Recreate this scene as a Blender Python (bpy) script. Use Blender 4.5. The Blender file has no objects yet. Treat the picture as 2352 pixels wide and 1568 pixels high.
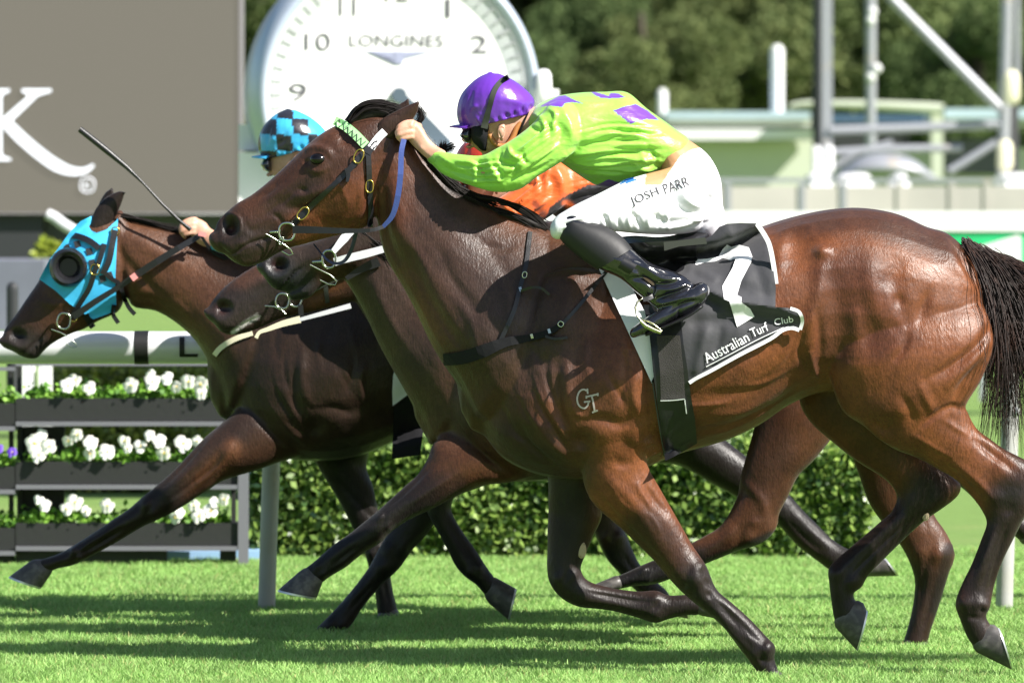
import bpy, bmesh, math, random
import numpy as np
from mathutils import Vector, geometry
from mathutils.bvhtree import BVHTree
random.seed(7); rng = np.random.default_rng(7)
sc = bpy.context.scene
# ---------------------------------------------------------------- camera, sky, sun, exposure
FPX, CX, HY, HC = 13680.0, 1176.0, 470.0, 1.6       # focal length in sheet pixels (sheet 2352 x 1568), horizon row, eye height
cam = bpy.data.objects.new('camera', bpy.data.cameras.new('camera')); sc.collection.objects.link(cam)
cam.location = (0, 0, HC); cam.rotation_euler = (math.pi/2, 0, 0)
cam.data.sensor_width = 36; cam.data.lens = FPX/2352*36; cam.data.shift_y = -(784-HY)/2352
cam.data.clip_start = 1; cam.data.clip_end = 2000
cam.data.dof.use_dof = True; cam.data.dof.focus_distance = 20.1; cam.data.dof.aperture_fstop = 4.6
sc.camera = cam
L = Vector((-0.85, 0.52, -0.90)).normalized()          # direction the sunlight travels
w = bpy.data.worlds.new('World'); sc.world = w; w.use_nodes = True
nt = w.node_tree; bg = nt.nodes['Background']
sky = nt.nodes.new('ShaderNodeTexSky'); sky.sky_type = 'NISHITA'; sky.sun_disc = False
sky.sun_elevation = math.asin(-L.z); sky.sun_rotation = math.atan2(-L.x, -L.y)
nt.links.new(sky.outputs[0], bg.inputs[0]); bg.inputs[1].default_value = 0.065
sun = bpy.data.objects.new('sun', bpy.data.lights.new('sun', 'SUN')); sc.collection.objects.link(sun)
sun.data.energy = 5.0; sun.data.angle = math.radians(0.53); sun.data.color = (1.0, 0.955, 0.89)
sun.rotation_euler = L.to_track_quat('-Z', 'Y').to_euler()
sc.view_settings.view_transform = 'Standard'; sc.view_settings.look = 'None'
sc.view_settings.gamma = 1; sc.view_settings.exposure = 1.02
sc.render.engine = 'CYCLES'

# ---------------------------------------------------------------- helpers: scene objects
def link(o): sc.collection.objects.link(o); return o
def tag(o, label=None, cat=None, group=None, kind=None):
    if label: o['label'] = label
    if cat: o['category'] = cat
    if group: o['group'] = group
    if kind: o['kind'] = kind
    return o
def empty(name, loc, label, cat, group=None):
    o = link(bpy.data.objects.new(name, None)); o.location = loc; o.empty_display_size = .1
    return tag(o, label, cat, group)
def setparent(o, p):
    if p is not None:
        o.parent = p
        m = Vector((0, 0, 0)); q = p
        while q is not None: m += Vector(q.location); q = q.parent
        o.matrix_parent_inverse.identity(); o.location = -m + Vector(o.location)
def obj(name, me, mat, parent=None, smooth=True):
    o = link(bpy.data.objects.new(name, me))
    if mat is not None:
        me.materials.clear()
        for m in (mat if isinstance(mat, (list, tuple)) else [mat]): me.materials.append(m)
    if smooth and len(me.polygons): me.polygons.foreach_set('use_smooth', np.ones(len(me.polygons), dtype=bool))
    if smooth and 0 < len(me.polygons) < 6000: me.set_sharp_from_angle(angle=math.radians(52))
    setparent(o, parent)
    return o
def mesh(name, v, f):
    me = bpy.data.meshes.new(name)
    me.from_pydata([tuple(map(float, a)) for a in v], [], [tuple(int(i) for i in a) for a in f]); me.update(); return me
def fastmesh(name, v, f):            # v (n,3), f (m,k) arrays
    me = bpy.data.meshes.new(name); v = np.asarray(v, np.float32); f = np.asarray(f, np.int32)
    me.vertices.add(len(v)); me.vertices.foreach_set('co', v.ravel())
    k = f.shape[1]; me.loops.add(f.size); me.loops.foreach_set('vertex_index', f.ravel())
    me.polygons.add(len(f)); me.polygons.foreach_set('loop_start', np.arange(0, f.size, k, dtype=np.int32))
    me.polygons.foreach_set('loop_total', np.full(len(f), k, np.int32)); me.update(calc_edges=True); return me
def P(px, py, Y): return ((px-CX)*Y/FPX, Y, HC+(HY-py)*Y/FPX)
def join(parts):
    V = []; F = []; o = 0
    for v, f in parts:
        V.append(np.asarray(v, float)); F += [tuple(i+o for i in a) for a in f]; o += len(v)
    return np.vstack(V), F
# ---------------------------------------------------------------- helpers: shapes
def box(x0, x1, y0, y1, z0, z1):
    v = [(x, y, z) for x in (x0, x1) for y in (y0, y1) for z in (z0, z1)]
    return v, [(0,1,3,2), (4,6,7,5), (0,4,5,1), (2,3,7,6), (0,2,6,4), (1,5,7,3)]
def pbox(x0, y0, x1, y1, Y, d):      # a box whose front face covers sheet rectangle at depth Y, d deep
    a = P(x0, y1, Y); b = P(x1, y0, Y)
    return box(a[0], b[0], Y, Y+d, a[2], b[2])
def crom(S, sub):
    S = np.asarray(S, float); n = len(S)
    if n < 3 or sub < 2:
        return S
    E = np.vstack([2*S[0]-S[1], S, 2*S[-1]-S[-2]]); out = []
    for i in range(n-1):
        p0, p1, p2, p3 = E[i], E[i+1], E[i+2], E[i+3]
        for j in range(sub):
            t = j/sub
            out.append(.5*((2*p1)+(-p0+p2)*t+(2*p0-5*p1+4*p2-p3)*t*t+(-p0+3*p1-3*p2+p3)*t**3))
    out.append(S[-1]); return np.array(out)
def loft(st, Y0, T=(0,0,0), n=26, sub=4, cap=(1, 1), ex=1.0, shrink=0):
    S = [tuple(s)+(0,)*(7-len(s)) for s in st]
    S = crom(S, sub); sc_ = Y0/FPX; R = []
    for x1, y1, x2, y2, b, dy, k in S:
        Yc = Y0+dy*sc_; a = np.array(P(x1, y1, Yc)); c = np.array(P(x2, y2, Yc)); m = (a+c)/2; h = (a-c)/2
        if shrink:
            hl = np.linalg.norm(h); h = h*max(.35, (hl-shrink*sc_)/hl); b = max(3, b-shrink)
        R.append((m, h, b*sc_, k))
    ends = []
    for e, (i, j) in enumerate(((0, 1), (-1, -2))):
        d = R[i][0]-R[j][0]; d = d/(np.linalg.norm(d)+1e-9); hl = np.linalg.norm(R[i][1]); r = min(hl, R[i][2])
        ends.append([(R[i][0]+d*r*q, R[i][1]*s, R[i][2]*s, R[i][3]) for q, s in ((.45, .87), (.8, .6), (.97, .25))] if cap[e] else [])
    R = ends[0][::-1]+R+ends[1]
    V = []; th = np.linspace(0, 2*math.pi, n, endpoint=False)
    for m, h, b, k in R:
        c = np.cos(th); s = np.sin(th)
        cc = np.sign(c)*np.abs(c)**ex; ss = np.sign(s)*np.abs(s)**ex
        wy = b*(1+k*cc)
        V.append(m+np.outer(cc, h)+np.outer(ss*wy, (0, 1, 0)))
    nr = len(R); V = np.vstack(V); F = []
    for i in range(nr-1):
        for j in range(n):
            a = i*n+j; b_ = i*n+(j+1) % n; F.append((a, b_, b_+n, a+n))
    V = np.vstack([V, R[0][0][None], R[-1][0][None]]); c0 = len(V)-2
    for j in range(n):
        F.append((c0, (j+1) % n, j)); F.append((c0+1, (nr-1)*n+j, (nr-1)*n+(j+1) % n))
    return V+np.array(T), F
def ell(cx, cy, rx, ry, b, Y0, dy=0, T=(0,0,0), n=20):
    sc_ = Y0/FPX; c = np.array(P(cx, cy, Y0+dy*sc_)); V = []; F = []
    for i in range(n+1):
        a = math.pi*i/n
        for j in range(n):
            t = 2*math.pi*j/n
            V.append(c+np.array((rx*sc_*math.sin(a)*math.cos(t), b*sc_*math.sin(a)*math.sin(t), ry*sc_*math.cos(a))))
    for i in range(n):
        for j in range(n): F.append((i*n+j, i*n+(j+1) % n, (i+1)*n+(j+1) % n, (i+1)*n+j))
    return np.array(V)+np.array(T), F
def remesh(name, parts, voxel, it=4):
    v, f = join(parts); me = mesh(name+'_raw', v, f)
    o = link(bpy.data.objects.new(name+'_raw', me))
    m = o.modifiers.new('r', 'REMESH'); m.mode = 'VOXEL'; m.voxel_size = voxel; m.use_smooth_shade = True
    if it:
        s = o.modifiers.new('s', 'SMOOTH'); s.factor = .5; s.iterations = it
    dg = bpy.context.evaluated_depsgraph_get()
    out = bpy.data.meshes.new_from_object(o.evaluated_get(dg)); out.name = name
    bpy.data.objects.remove(o); bpy.data.meshes.remove(me); return out
def get(me):
    v = np.empty(len(me.vertices)*3, np.float32); me.vertices.foreach_get('co', v); return v.reshape(-1, 3).astype(float)
def normals(me):
    v = np.empty(len(me.vertices)*3, np.float32); me.vertex_normals.foreach_get('vector', v); return v.reshape(-1, 3).astype(float)
def uv_of(v, T=(0,0,0)):
    q = v-np.array(T); return np.stack([CX+q[:, 0]*FPX/q[:, 1], HY-(q[:, 2]-HC)*FPX/q[:, 1]], 1)
def pdist(uv, pts, arc=False):
    d = np.full(len(uv), 1e9); pts = np.asarray(pts, float); pos = np.zeros(len(uv))
    if len(pts) == 1: return np.linalg.norm(uv-pts[0], axis=1)
    seg = np.linalg.norm(np.diff(pts, axis=0), axis=1); cum = np.concatenate([[0], np.cumsum(seg)])
    for i, (a, b) in enumerate(zip(pts[:-1], pts[1:])):
        ab = b-a; t = np.clip(((uv-a)@ab)/(ab@ab+1e-9), 0, 1); q = np.linalg.norm(uv-a-t[:, None]*ab, axis=1)
        k = q < d; d[k] = q[k]; pos[k] = (cum[i]+t[k]*seg[i])/cum[-1]
    return (d, pos) if arc else d
def inpoly(uv, poly):
    x, y = uv[:, 0], uv[:, 1]; c = np.zeros(len(uv), bool); n = len(poly)
    for i in range(n):
        x1, y1 = poly[i]; x2, y2 = poly[(i+1) % n]
        if y1 == y2: continue
        hit = ((y1 > y) != (y2 > y)) & (x < (x2-x1)*(y-y1)/(y2-y1)+x1); c ^= hit
    return c
def sculpt(me, strokes, Y0, T=(0,0,0), amp=1.0, ymax=None, wm=1.0):
    v = get(me); nrm = normals(me); uv = uv_of(v, T); m = np.clip((-nrm[:, 1]-.05)/.4, 0, 1); d = np.zeros(len(v))
    if ymax is not None: m = m*np.clip((ymax-v[:, 1])/.03, 0, 1)
    for s in strokes:
        if s[0] == 'b':          # ('b', cx, cy, rx, ry, angle_deg, amp)
            _, cx, cy, rx, ry, an, A = s; a = math.radians(an)
            q = uv-np.array((cx, cy)); X = q[:, 0]*math.cos(a)+q[:, 1]*math.sin(a); Yq = -q[:, 0]*math.sin(a)+q[:, 1]*math.cos(a)
            d += A*np.exp(-((X/rx)**2+(Yq/ry)**2))
        else:
            pts, wd, A = s[:3]
            pts = crom(pts, 5) if len(pts) > 2 else np.asarray(pts, float)
            dd, ps = pdist(uv, pts, True)
            d += A*np.exp(-(dd/(wd*wm))**2)*np.clip(np.sin(math.pi*np.clip(ps, .03, .97)), 0, 1)**.7
    v = v+nrm*(d*m*amp*Y0/FPX)[:, None]
    me.vertices.foreach_set('co', v.astype(np.float32).ravel()); me.update()
def paint(me, base, ops, T=(0,0,0), name='coat', yc=None):
    """ops: (pts, width, colour, strength[, side]) soft strokes; ('p', poly, colour) hard patches; side 'n' near / 'f' far of yc"""
    v = get(me); uv = uv_of(v, T); c = np.tile(np.array(base, float), (len(v), 1))
    for o in ops:
        if o[0] == 'p':
            k = inpoly(uv, o[1])
            if len(o) > 3: k &= o[3](v)
            c[k] = o[2]; continue
        pts, wd, col, st = o[:4]; d = pdist(uv, pts); k = st*np.exp(-(d/wd)**4)
        if len(o) > 4 and yc is not None: k = k*((v[:, 1] < yc) if o[4] == 'n' else (v[:, 1] >= yc))
        c = c*(1-k[:, None])+np.array(col)*k[:, None]
    at = me.color_attributes.new(name, 'FLOAT_COLOR', 'POINT')
    at.data.foreach_set('color', np.hstack([c, np.ones((len(c), 1))]).astype(np.float32).ravel())
def strands(S, sides=3):
    """S: list of (points(n,3), r0, r1)"""
    V = []; F = []; o = 0
    for pts, r0, r1 in S:
        pts = np.asarray(pts, float); n = len(pts); t = np.gradient(pts, axis=0); t /= np.linalg.norm(t, axis=1)[:, None]+1e-9
        up = np.tile((0.2, 1, 0.1), (n, 1)); a = np.cross(t, up); a /= np.linalg.norm(a, axis=1)[:, None]+1e-9; b = np.cross(t, a)
        r = np.linspace(r0, r1, n)[:, None]
        for j in range(sides):
            th = 2*math.pi*j/sides; V.append(pts+r*(a*math.cos(th)+b*math.sin(th)))
        for j in range(sides):
            k = (j+1) % sides
            for i in range(n-1): F.append((o+j*n+i, o+k*n+i, o+k*n+i+1, o+j*n+i+1))
        o += n*sides
    return np.vstack(V), np.array(F)
def tube(pts, r, n=8, closed=False):
    pts = np.asarray(pts, float); m = len(pts)
    t = (np.roll(pts, -1, 0)-np.roll(pts, 1, 0)) if closed else np.gradient(pts, axis=0)
    t /= np.linalg.norm(t, axis=1)[:, None]+1e-9
    up = np.array((0.13, 1, 0.07)); a = np.cross(t, up); a /= np.linalg.norm(a, axis=1)[:, None]+1e-9; b = np.cross(t, a)
    r = np.broadcast_to(np.asarray(r, float), (m,)); V = []; F = []
    for i in range(m):
        for j in range(n):
            th = 2*math.pi*j/n; V.append(pts[i]+r[i]*(a[i]*math.cos(th)+b[i]*math.sin(th)))
    for i in range(m if closed else m-1):
        for j in range(n):
            k = (j+1) % n; i2 = (i+1) % m; F.append((i*n+j, i*n+k, i2*n+k, i2*n+j))
    if not closed: F.append(tuple(range(n))[::-1]); F.append(tuple((m-1)*n+j for j in range(n)))
    return np.array(V), F
def bvh(*obs):
    V = []; F = []
    for o in obs:
        v = get(o.data if hasattr(o, 'data') else o)
        if hasattr(o, 'data'):
            q = o; off = np.zeros(3)
            while q is not None: off += np.array(q.location); q = q.parent
            v = v+off
        n = sum(len(a) for a in V); V.append(v); me = o.data if hasattr(o, 'data') else o
        F += [tuple(n+i for i in p.vertices) for p in me.polygons]
    return BVHTree.FromPolygons([tuple(a) for a in np.vstack(V)], F)
EYE = Vector((0, 0, HC))
def hit(tree, px, py, fallback):
    d = Vector((px-CX, FPX, HY-py)).normalized(); h = tree.ray_cast(EYE, d)
    if h[0] is None: return Vector(P(px, py, fallback)), Vector((0, -1, 0))
    return h[0], h[1]
def ribbon(pts, hw, tree=None, Y=20.2, off=.006, th=.004, T=None, sub=4, dys=None, flat=False):
    """strap along sheet polyline pts, half width hw px, laid on tree's surface (or at depth Y + dys px)"""
    q = np.asarray(pts, float); q = crom(q, sub) if len(q) > 2 else np.array([q[0]+(q[1]-q[0])*t for t in np.linspace(0, 1, 7)])
    t = np.gradient(q, axis=0); t /= np.linalg.norm(t, axis=1)[:, None]+1e-9; nn = np.stack([-t[:, 1], t[:, 0]], 1)
    hw = np.interp(np.linspace(0, 1, len(q)), np.linspace(0, 1, len(np.atleast_1d(hw))), np.atleast_1d(hw)) if np.size(hw) > 1 else np.full(len(q), hw)
    dd = np.zeros(len(q)) if dys is None else np.interp(np.linspace(0, 1, len(q)), np.linspace(0, 1, len(dys)), dys)*Y/FPX
    rows = []; last = None
    for i in range(len(q)):
        row = []
        if flat:
            hc = hit(tree, q[i][0], q[i][1], last or Y)[0].y; hc = last if last and abs(hc-last) > .12 else hc
        for s in (-1, 0, 1):
            a = q[i]+nn[i]*hw[i]*s
            if flat: row.append(Vector(P(a[0], a[1], hc)))
            elif tree is not None:
                p, n_ = hit(tree, a[0], a[1], last if last else Y)
                if last and abs(p.y-last) > .12: p = Vector(P(a[0], a[1], last))
                row.append(p)
            else: row.append(Vector(P(a[0], a[1], Y+dd[i])))
        last = sum(r.y for r in row)/3
        dr = [(EYE-p).normalized() for p in row]
        rows.append([p+d*(off+th) for p, d in zip(row, dr)]+[p+d*off*.2 for p, d in zip(row[::-1], dr[::-1])])
    V = [tuple(p) for r in rows for p in r]; F = []; m = 6
    for i in range(len(rows)-1):
        for j in range(m): k = (j+1) % m; F.append((i*m+j, i*m+k, (i+1)*m+k, (i+1)*m+j))
    F.append(tuple(range(m))[::-1]); F.append(tuple((len(rows)-1)*m+j for j in range(m)))
    V = np.array(V)
    if T is not None: V = V+np.array(T)
    return V, F
def ring(cx, cy, rx, ry, ang, r, Y, n=28, tilt=0.0, m=8):
    """metal ring / buckle in the sheet plane at depth Y"""
    a = math.radians(ang); pts = []
    for i in range(n):
        t = 2*math.pi*i/n; c = math.cos(t); s = math.sin(t)
        x = rx*math.copysign(abs(c)**.8, c); y = ry*math.copysign(abs(s)**.8, s)
        pts.append(P(cx+x*math.cos(a)-y*math.sin(a), cy+x*math.sin(a)+y*math.cos(a), Y+tilt*x*Y/FPX))
    return tube(pts, r, m, closed=True)
def sheet(poly, step, tree, Y, off, relief=None, T=None):
    """cloth: triangulated sheet polygon laid on a surface; relief(u,v)-> extra px toward the eye"""
    poly = [np.array(p, float) for p in poly]; B = []
    for i in range(len(poly)):
        a, b = poly[i], poly[(i+1) % len(poly)]; k = max(1, int(np.linalg.norm(b-a)/step))
        B += [a+(b-a)*j/k for j in range(k)]
    B = np.array(B); x0, y0 = B.min(0); x1, y1 = B.max(0)
    gx, gy = np.meshgrid(np.arange(x0+step/2, x1, step), np.arange(y0+step/2, y1, step)); G = np.stack([gx.ravel(), gy.ravel()], 1)
    G = G[inpoly(G, B)]; G = G[pdist(G, np.vstack([B, B[:1]])) > step*.5]
    pts = [Vector(p) for p in np.vstack([B, G])]; nb = len(B)
    r = geometry.delaunay_2d_cdt(pts, [(i, (i+1) % nb) for i in range(nb)], [], 1, 1e-4)
    V = []; dep = np.array([Y if tree is None else hit(tree, p.x, p.y, Y)[0].y for p in r[0]])
    if tree is not None:
        E = np.array([(f[i], f[(i+1) % len(f)]) for f in r[2] for i in range(len(f))])
        for _ in range(6):
            a = np.zeros(len(dep)); c_ = np.zeros(len(dep)); np.add.at(a, E[:, 0], dep[E[:, 1]]); np.add.at(c_, E[:, 0], 1); np.add.at(a, E[:, 1], dep[E[:, 0]]); np.add.at(c_, E[:, 1], 1)
            dep = np.minimum(dep, .5*dep+.5*a/np.maximum(c_, 1)) if _ < 3 else .5*dep+.5*a/np.maximum(c_, 1)
    for p, q_ in zip(r[0], dep):
        h = Vector(P(p.x, p.y, q_))
        e = off+(relief(p.x, p.y)*Y/FPX if relief else 0)
        V.append(h+(EYE-h).normalized()*e)
    V = np.array(V)
    if T is not None: V = V+np.array(T)
    return V, [tuple(f) for f in r[2]]
def text_mesh(s, size=1.0, bold=0.0, shear=0.0, spacing=1.0, align='CENTER'):
    cu = bpy.data.curves.new('t', 'FONT'); cu.body = s; cu.size = size; cu.offset = bold; cu.shear = shear
    cu.space_character = spacing; cu.align_x = align; cu.align_y = 'CENTER'; cu.resolution_u = 3
    o = link(bpy.data.objects.new('t', cu)); dg = bpy.context.evaluated_depsgraph_get()
    me = bpy.data.meshes.new_from_object(o.evaluated_get(dg)); v = get(me); f = [tuple(p.vertices) for p in me.polygons]
    bpy.data.objects.remove(o); bpy.data.curves.remove(cu); bpy.data.meshes.remove(me); return v[:, :2], f
def lay_text(s, cx, cy, h, ang, tree, Y, off, width=None, **k):
    """letters of cap height about h px centred at sheet (cx,cy), rotated ang degrees (clockwise on the sheet)"""
    v, f = text_mesh(s, **k); ys = v[:, 1]; sy = h/max(1e-6, ys.max()-ys.min()); sx = sy
    if width: sx = width/(v[:, 0].max()-v[:, 0].min())
    a = math.radians(ang); V = []
    mx = (v[:, 0].max()+v[:, 0].min())/2; my = (ys.max()+ys.min())/2
    for x, y in v:
        x = (x-mx)*sx; y = -(y-my)*sy; px = cx+x*math.cos(a)-y*math.sin(a); py = cy+x*math.sin(a)+y*math.cos(a)
        h_ = hit(tree, px, py, Y)[0] if tree is not None else Vector(P(px, py, Y)); V.append(h_+(EYE-h_).normalized()*off)
    return V, f
# ---------------------------------------------------------------- materials
def M(name, col, rough=.5, metal=0, spec=.5, bump=None, var=None, attr=None, coat=0, sheen=0, emit=None, sub=0, trans=0):
    """bump=(scale,strength[,distance]); var=(scale, colour2, lo, hi) noise mix; attr = colour attribute name"""
    m = bpy.data.materials.new(name); m.use_nodes = True; t = m.node_tree; b = t.nodes['Principled BSDF']
    b.inputs['Roughness'].default_value = rough; b.inputs['Metallic'].default_value = metal
    b.inputs['Specular IOR Level'].default_value = spec; b.inputs['Coat Weight'].default_value = coat; b.inputs['Coat Roughness'].default_value = .15
    b.inputs['Sheen Weight'].default_value = sheen
    if sub: b.inputs['Subsurface Weight'].default_value = sub; b.inputs['Subsurface Radius'].default_value = (.02, .008, .004)
    tc = t.nodes.new('ShaderNodeTexCoord'); src = None
    if attr:
        a = t.nodes.new('ShaderNodeAttribute'); a.attribute_name = attr; src = a.outputs['Color']
    else:
        r = t.nodes.new('ShaderNodeRGB'); r.outputs[0].default_value = (*col, 1); src = r.outputs[0]
    for vr in (var if isinstance(var, list) else [var] if var else []):
        n = t.nodes.new('ShaderNodeTexNoise'); n.inputs['Scale'].default_value = vr[0]; n.inputs['Detail'].default_value = 6
        t.links.new(tc.outputs['Object'], n.inputs['Vector'])
        cr = t.nodes.new('ShaderNodeMapRange'); cr.inputs[1].default_value = vr[2]; cr.inputs[2].default_value = vr[3]
        t.links.new(n.outputs['Fac'], cr.inputs[0]); mx = t.nodes.new('ShaderNodeMix'); mx.data_type = 'RGBA'
        if len(vr) > 4: mx.blend_type = vr[4]
        t.links.new(cr.outputs[0], mx.inputs[0]); t.links.new(src, mx.inputs[6]); mx.inputs[7].default_value = (*vr[1], 1); src = mx.outputs[2]
    t.links.new(src, b.inputs['Base Color'])
    if bump:
        prev = None
        for bp in (bump if isinstance(bump, list) else [bump]):
            n = t.nodes.new('ShaderNodeTexNoise'); n.inputs['Scale'].default_value = bp[0]; n.inputs['Detail'].default_value = 4
            if len(bp) > 3:
                mp = t.nodes.new('ShaderNodeMapping'); mp.inputs['Scale'].default_value = bp[3]; t.links.new(tc.outputs['Object'], mp.inputs[0]); t.links.new(mp.outputs[0], n.inputs['Vector'])
            else: t.links.new(tc.outputs['Object'], n.inputs['Vector'])
            u = t.nodes.new('ShaderNodeBump'); u.inputs['Strength'].default_value = bp[1]; u.inputs['Distance'].default_value = bp[2] if len(bp) > 2 else .01
            t.links.new(n.outputs['Fac'], u.inputs['Height'])
            if prev: t.links.new(prev, u.inputs['Normal'])
            prev = u.outputs[0]
        t.links.new(prev, b.inputs['Normal'])
    if emit: b.inputs['Emission Color'].default_value = (*emit[0], 1); b.inputs['Emission Strength'].default_value = emit[1]
    return m
def coat_mat(name='horse_coat'):
    m = M(name, (.1,.05,.03), rough=.42, spec=.34, attr='coat', sheen=.06, var=[(9, (.60,.58,.58), .35, .7, 'MULTIPLY'), (70, (.78,.78,.78), .42, .66, 'MULTIPLY'), (210, (.8,.8,.8), .45, .6, 'MULTIPLY')],
          bump=[(3.0, .35, .03), (26, .2, .005), (75, .36, .0035, (1, 1, .4)), (170, .6, .003, (1, 1, .3))])
    t = m.node_tree; b = t.nodes['Principled BSDF']; tc = t.nodes.new('ShaderNodeTexCoord')
    n = t.nodes.new('ShaderNodeTexNoise'); n.inputs['Scale'].default_value = 7; n.inputs['Detail'].default_value = 8; n.inputs['Roughness'].default_value = .65
    t.links.new(tc.outputs['Object'], n.inputs['Vector']); r = t.nodes.new('ShaderNodeMapRange')
    r.inputs[1].default_value = .35; r.inputs[2].default_value = .68; r.inputs[3].default_value = .33; r.inputs[4].default_value = .58
    t.links.new(n.outputs['Fac'], r.inputs[0]); t.links.new(r.outputs[0], b.inputs['Roughness'])
    return m
MAT = {}
MAT['coat'] = coat_mat()
MAT['hoof'] = M('hoof_horn', (.055,.05,.048), .45, var=(40, (.12,.11,.10), .45, .7), bump=(60, .3, .003))
MAT['shoe'] = M('alloy_shoe', (.75,.75,.74), .35, metal=.7)
MAT['hair'] = M('black_hair', (.012,.009,.008), .55, spec=.25)
MAT['tailhair'] = M('brown_black_hair', (.020,.011,.008), .48, spec=.4, var=(14, (.06,.022,.012), .5, .75))
MAT['eye'] = M('eye', (.004,.003,.003), .12, spec=.35, coat=.3)
MAT['leather'] = M('black_leather', (.012,.012,.014), .36, bump=(90, .15, .002))
MAT['brass'] = M('brass', (.72,.52,.12), .25, metal=1)
MAT['steel'] = M('bit_steel', (.55,.58,.5), .22, metal=1)
MAT['blackcloth'] = M('black_cloth', (.012,.012,.014), .8, spec=.2, bump=[(5, .3, .02), (400, .3, .001)])
MAT['white'] = M('white_cloth', (.78,.78,.82), .7, sheen=.1, bump=(7, .25, .01))
MAT['whiteprint'] = M('white_print', (.82,.82,.84), .6)
BAY = (.20,.064,.021); BROWN = (.046,.020,.012); DKB = (.020,.011,.008); BLK = (.008,.0065,.0065); GREY = (.05,.032,.027)
# ================================================================ HORSES
YH = 20.2; S1 = YH/FPX
# body outlines of the near bay: pairs of points on the two silhouette edges (x1,y1,x2,y2, half thickness, depth offset, skew)
TORSO = [(1120,650,1112,1000,70,0,0), (1190,565,1160,1055,118,0,-.25), (1270,528,1245,1092,150,0,-.35), (1360,562,1345,1100,172,0,-.25), (1450,578,1452,1085,186,0,-.12),
 (1560,578,1560,1042,198,0,0), (1660,560,1662,1013,202,0,0), (1750,520,1745,975,196,0,0), (1840,493,1815,928,188,0,0), (1920,479,1895,900,184,0,0),
 (1990,478,2000,905,180,0,0), (2064,492,2085,930,172,0,0), (2127,520,2165,930,156,0,0), (2180,538,2215,900,136,0,0), (2232,590,2250,830,104,0,0), (2252,640,2262,780,70,0,0)]
NECK = [(912,290,862,470,46,0,0), (948,322,872,540,50,0,-.1), (988,368,888,595,56,0,-.2), (1034,420,925,658,68,0,-.25), (1092,455,955,715,84,0,-.3),
 (1160,483,985,780,100,0,-.35), (1230,510,1015,832,116,0,-.35), (1285,540,1052,885,130,0,-.3), (1330,580,1088,960,140,0,-.2)]
HEAD = [(905,262,878,415,40,0,0), (852,262,868,468,52,0,.05), (800,281,852,512,61,0,.1), (765,291,818,530,62,0,.15), (728,314,775,541,58,0,.2), (690,347,735,551,49,0,.2),
 (650,386,700,561,41,0,.15), (610,422,665,570,36,0,.1), (575,449,634,584,36,0,.05), (545,466,604,602,38,0,0), (520,487,570,612,38,0,0), (501,507,540,603,33,0,0), (493,530,515,583,23,0,0)]
NHIND = [(1980,620,2215,640,26,-40,0), (1905,700,2262,705,56,-92,0), (1892,800,2283,790,76,-112,0), (1906,870,2254,872,76,-110,0), (1934,942,2220,928,66,-106,0), (1984,978,2224,948,56,-102,0), (2045,1026,2244,984,48,-100,0),
 (2108,1052,2278,1010,40,-100,0), (2152,1076,2306,1030,36,-100,0), (2198,1104,2345,1050,35,-100,0), (2236,1146,2388,1076,35,-100,0), (2257,1176,2392,1140,34,-100,0), (2266,1202,2352,1192,30,-100,0),
 (2253,1240,2328,1238,25,-100,0), (2231,1296,2303,1289,23,-100,0), (2207,1345,2284,1345,23,-100,0), (2194,1386,2275,1389,29,-100,0), (2204,1420,2265,1415,25,-100,0), (2221,1462,2275,1434,24,-100,0), (2240,1490,2282,1450,24,-100,0)]
FHIND = [(1850,850,2150,800,66,95,0), (1835,915,2120,870,66,100,0), (1860,968,2100,920,60,100,0), (1912,1015,2112,965,52,98,0), (1965,1057,2130,1010,42,96,0), (2030,1098,2160,1060,37,95,0),
 (2056,1128,2203,1104,35,95,0), (2058,1152,2202,1136,33,95,0), (2045,1177,2160,1170,29,95,0), (2021,1198,2118,1200,26,95,0), (1984,1230,2048,1266,23,95,0), (1940,1267,1996,1320,23,95,0),
 (1904,1302,1979,1348,28,95,0), (1904,1336,1962,1360,26,95,0), (1909,1378,1963,1376,24,95,0), (1914,1412,1974,1388,24,95,0), (1922,1445,1980,1398,24,95,0)]
NFORE = [(1240,650,1420,660,40,-95,0), (1195,740,1455,760,52,-104,0), (1215,840,1476,860,58,-108,0), (1270,925,1482,935,60,-106,0), (1315,1000,1488,995,56,-100,0), (1334,1058,1486,1050,52,-96,0),
 (1340,1108,1492,1078,48,-94,0), (1364,1158,1510,1110,44,-92,0), (1426,1213,1530,1145,40,-90,0), (1459,1245,1557,1192,36,-90,0), (1501,1286,1590,1250,34,-90,0), (1539,1331,1622,1298,36,-90,0),
 (1567,1360,1640,1342,34,-90,0), (1597,1386,1655,1362,29,-90,0), (1629,1411,1682,1384,25,-90,0), (1664,1443,1722,1420,24,-90,0), (1696,1486,1760,1460,25,-90,0), (1718,1514,1781,1484,28,-90,0),
 (1733,1534,1779,1512,24,-90,0), (1746,1550,1789,1540,25,-90,0), (1752,1560,1794,1550,26,-90,0)]
FFORE = [(1250,1010,1400,1010,50,70,0), (1258,1095,1385,1095,45,75,0), (1259,1150,1384,1150,40,78,0), (1259,1180,1382,1190,37,80,0), (1257,1222,1366,1224,35,80,0), (1257,1262,1350,1262,33,80,0), (1256,1300,1335,1298,33,80,0),
 (1262,1337,1336,1313,34,80,0), (1286,1370,1345,1328,33,80,0), (1326,1392,1362,1338,31,80,0), (1375,1398,1391,1346,25,80,0), (1414,1404,1427,1353,22,80,0), (1464,1418,1470,1357,23,80,0), (1504,1430,1508,1355,28,80,0),
 (1536,1421,1535,1366,24,80,0), (1575,1412,1574,1365,23,80,0), (1600,1412,1597,1365,23,80,0)]
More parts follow.
